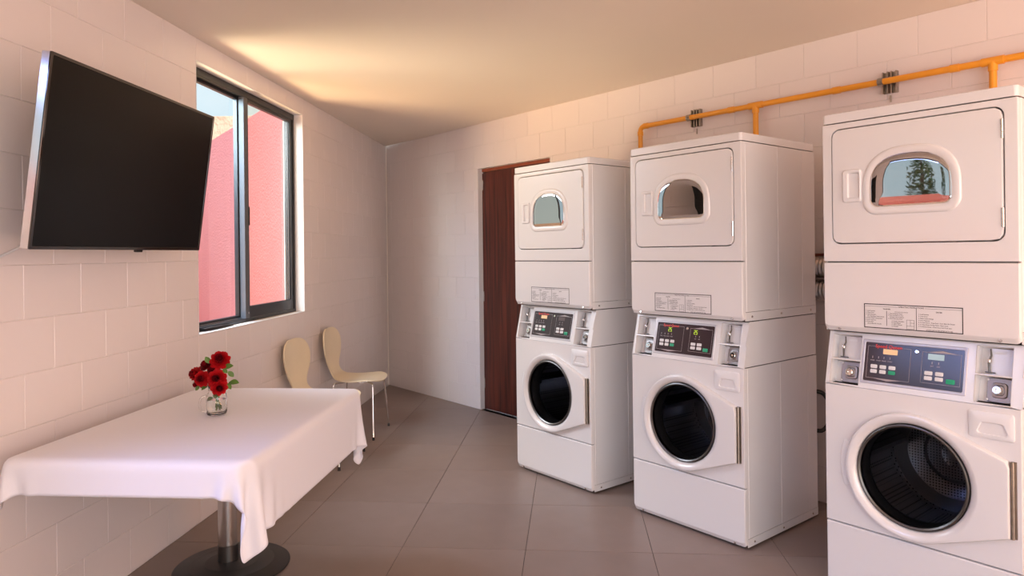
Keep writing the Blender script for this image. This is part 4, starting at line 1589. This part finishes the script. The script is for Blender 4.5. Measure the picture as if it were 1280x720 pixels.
roses = {}
for key, args in {
    'top': (375, 160, 74, .010, (.15, -.75, .55), False, 'red rose standing highest in the bunch'),
    'back': (250, 207, 48, .020, (-.3, -.45, .8), True, 'small dark red rose at the upper left of the bunch'),
    'left': (182, 272, 54, -.005, (-.55, -.75, .25), False, 'red rose at the far left of the bunch'),
    'mid': (262, 302, 58, -.035, (-.1, -.95, .2), False, 'round red rose at the front, left of center in the bunch'),
    'heart': (322, 245, 46, .010, (0, -.7, .7), True, 'dark red rose in the middle, half hidden behind the front roses'),
    'big': (385, 303, 70, -.035, (.15, -.95, .25), False, 'large red rose at the front, right of center in the bunch'),
    'low': (415, 372, 60, -.045, (.45, -.85, -.05), False, 'red rose drooping lowest over the right jar rim'),
    'bud': (182, 362, 32, .005, (-.7, -.4, -.3), True, 'small dark red bud hanging low at the left of the bunch'),
}.items():
    roses[key] = make_rose(*args, 0)
for key, px, py, dy, ln_, d, up in (
    ('top', 298, 190, .01, .034, (-.55, -.1, .75), (0, -1, .3)), ('top', 410, 228, .01, .040, (.95, -.1, .25), (0, -.8, .6)),
    ('top', 420, 232, -.01, .026, (.6, -.2, -.5), (.2, -1, .3)), ('low', 455, 350, .0, .046, (.95, -.2, .08), (0, -.6, .8)),
    ('low', 452, 352, -.01, .030, (.55, -.3, -.6), (.3, -.9, .4)), ('big', 440, 262, .015, .032, (.6, .1, -.6), (.4, -.9, .3)),
    ('mid', 245, 372, -.01, .026, (.3, -.5, -.1), (0, -.3, 1)), ('mid', 300, 370, -.02, .028, (-.6, -.4, -.3), (0, -.6, 1)),
    ('left', 205, 330, .0, .030, (.4, -.3, -.7), (0, -1, .2)), ('bud', 215, 372, .0, .024, (-.5, -.2, -.6), (0, -1, .2)),
    ('heart', 380, 470, .0, .030, (-.5, -.1, .2), (0, -.8, .5)), ('heart', 330, 470, -.005, .030, (-.6, -.1, -.2), (0, -.8, .5)),
    ('mid', 350, 440, -.01, .026, (.2, -.2, .8), (0, -.9, .3))):
    root, o = roses[key]
    leaf(root, o, px, py, dy, ln_, d, up)

# ------------------------------------------------------------------ chairs
def catmull(P, n):
    P = np.array(P, float)
    t = np.linspace(0, len(P) - 1, n)
    out = []
    for x in t:
        i = min(int(x), len(P) - 2)
        f = x - i
        p0, p1, p2, p3 = P[max(i - 1, 0)], P[i], P[i + 1], P[min(i + 2, len(P) - 1)]
        out.append(.5 * ((2 * p1) + (-p0 + p2) * f + (2 * p0 - 5 * p1 + 4 * p2 - p3) * f * f + (-p0 + 3 * p1 - 3 * p2 + p3) * f ** 3))
    return np.array(out)
def make_chair():
    root = empty('plywood_chair')
    prof = [(.000, .840, .020), (.001, .836, .085), (.003, .815, .140), (.006, .775, .178), (.010, .725, .194), (.016, .665, .186), (.024, .605, .158), (.034, .555, .124), (.046, .515, .106), (.066, .480, .112), (.098, .453, .140), (.150, .440, .175), (.220, .436, .198), (.300, .441, .206), (.370, .446, .196), (.420, .441, .168), (.446, .432, .115), (.455, .426, .030)]
    pr = catmull(prof, 64)
    bm = bmesh.new()
    rows = []
    for (x, z, w) in pr:
        row = []
        backness = min(max((z - .47) / .15, 0), 1)
        for s in np.linspace(-1, 1, 13):
            y = w * s
            row.append(bm.verts.new((x + .55 * y * y * backness, y, z + .12 * y * y * (1 - backness))))
        rows.append(row)
    for i in range(len(rows) - 1):
        for j in range(12):
            bm.faces.new((rows[i][j], rows[i][j + 1], rows[i + 1][j + 1], rows[i + 1][j]))
    sh = obj('shell', bm, 'chair_ply', root, smooth=180)
    md = sh.modifiers.new('thickness', 'SOLIDIFY'); md.thickness = .011; md.offset = 0
    md = sh.modifiers.new('edge', 'BEVEL'); md.width = .003; md.segments = 2; md.limit_method = 'ANGLE'; md.angle_limit = radians(50)
    bm = bmesh.new()
    lathe(bm, [(.06, .408), (.075, .410), (.075, .428), (.05, .436)], 20, center=(.25, 0, 0))
    obj('seat_hub', bm, 'chrome', root)
    for (sx, sy) in ((1, 1), (1, -1), (-1, 1), (-1, -1)):
        bm = bmesh.new()
        x_out = .405 if sx > 0 else .095
        foot = Vector((.425 if sx > 0 else .055, sy * .225, .012))
        knee = Vector((x_out, sy * .165, .418))
        hub = Vector((.25 + sx * .055, sy * .03, .421))
        pts = [hub]
        kn0 = hub.lerp(knee, .90)
        kn1 = knee.lerp(foot, .06)
        for t in np.linspace(0, 1, 7):
            pts.append(kn0 * (1 - t) ** 2 + knee * 2 * t * (1 - t) + kn1 * t * t)
        pts.append(foot)
        tube(bm, pts, .0075, 10)
        lg = obj('leg', bm, 'chrome', root, smooth=60)
        bm = bmesh.new()
        cyl(bm, foot + Vector((0, 0, -.012)), foot + Vector((0, 0, .012)), .010, .009, n=10)
        obj('leg_tip', bm, 'rubber_black', lg)
    return root
ch = make_chair()
chairs = [ch, copy_tree(ch)]
for o, (s, n, lab_) in zip(chairs, ((2.02, .045, 'pale plywood shell chair on chrome legs nearer the far corner, seat in view'), (2.74, .045, 'pale plywood shell chair whose seat is hidden behind the table, back in view'))):
    o.location = LW(s, n, 0)
    o.rotation_euler = (0, 0, -LA - (.07 if s > 2.5 else 0))
    tag(o, lab_, 'chair', 'plywood chairs against the left wall')

# ------------------------------------------------------------------ outside the window
bm = bmesh.new()
box(bm, -40, 30, -40, 60, -.20, -.10)
tag(obj('ground', bm, 'terracotta', None, smooth=0), kind='structure')
bm = bmesh.new()
gpoly = [(-2.5, 7.2), (-7.5, 13.5), (-9.0, 7.0), (-3.6, 3.0)]
loft(bm, [[(x, y, -.10) for x, y in gpoly], [(x, y, -.06) for x, y in gpoly]], True, True)
tag(obj('lawn', bm, 'lawn', None, smooth=0), kind='structure')
# pink wall continuing the oblique line of the back wall
pw_d = Vector((-.577, .816)).normalized()
pw_n = Vector((-pw_d.y, pw_d.x))
A = Vector((-1.98, 7.95))
def outwall(name, a, d, ln_, h, th, mat, label, cat):
    bm = bmesh.new()
    box(bm, 0, ln_, -th / 2, th / 2, -.10, h, .02, 2)
    o = obj(name, bm, mat, None)
    o.location = (a.x, a.y, 0)
    o.rotation_euler = (0, 0, atan2(d.y, d.x))
    return tag(o, label, cat)
outwall('garden_wall', A - Vector((pw_n.x, pw_n.y)) * .15, pw_d, 12.0, 3.6, .30, 'exterior_pink', 'rough pink garden wall running away outside the window', 'wall')
outwall('outer_building', Vector((-16, 18.0)), Vector((1, 0)), 16.0, 4.74, 3.0, 'exterior_tan', 'sunlit rough tan building rising behind the pink garden wall', 'building')
outwall('courtyard_wall', Vector((-7.2, 4.2)), Vector((.06, -1)).normalized(), 14.0, 1.85, .30, 'exterior_rose', 'low rose courtyard wall across the court from the left wall', 'wall')
# slender trees beyond the low courtyard wall (seen mirrored in the dryer glass)
r3 = random.Random(5)
for k, (x, y, h, lab_) in enumerate(((-10.8, -1.55, 4.3, 'tall slender dark tree beyond the low courtyard wall'), (-10.2, -2.75, 3.7, 'shorter slender dark tree beyond the low courtyard wall'))):
    t = empty('garden_tree', (x, y, -.10), 0)
    tag(t, lab_, 'tree')
    bm = bmesh.new()
    tube(bm, [(0, 0, 0), (.03, .02, h * .3), (-.02, .03, h * .65), (0, 0, h * .92)], [.09, .075, .05, .02], 10)
    obj('trunk', bm, 'bark', t, smooth=60)
    bm = bmesh.new()
    for q in range(900):
        u = r3.random()
        zz = h * (.30 + .70 * u)
        rad = .42 * sqrt(max(.02, sin(pi * min(.98, .12 + .86 * u)))) * (.35 + .65 * r3.random())
        a = r3.uniform(0, 2 * pi)
        c = Vector((rad * cos(a), rad * sin(a), zz))
        d1 = Vector((r3.uniform(-1, 1), r3.uniform(-1, 1), r3.uniform(-1, 1))).normalized() * .085
        d2 = d1.orthogonal().normalized() * .035
        bm.faces.new([bm.verts.new(c - d1), bm.verts.new(c + d2), bm.verts.new(c + d1), bm.verts.new(c - d2)])
    tag(obj('foliage', bm, 'shrub_leaf', t, smooth=0), kind='stuff')
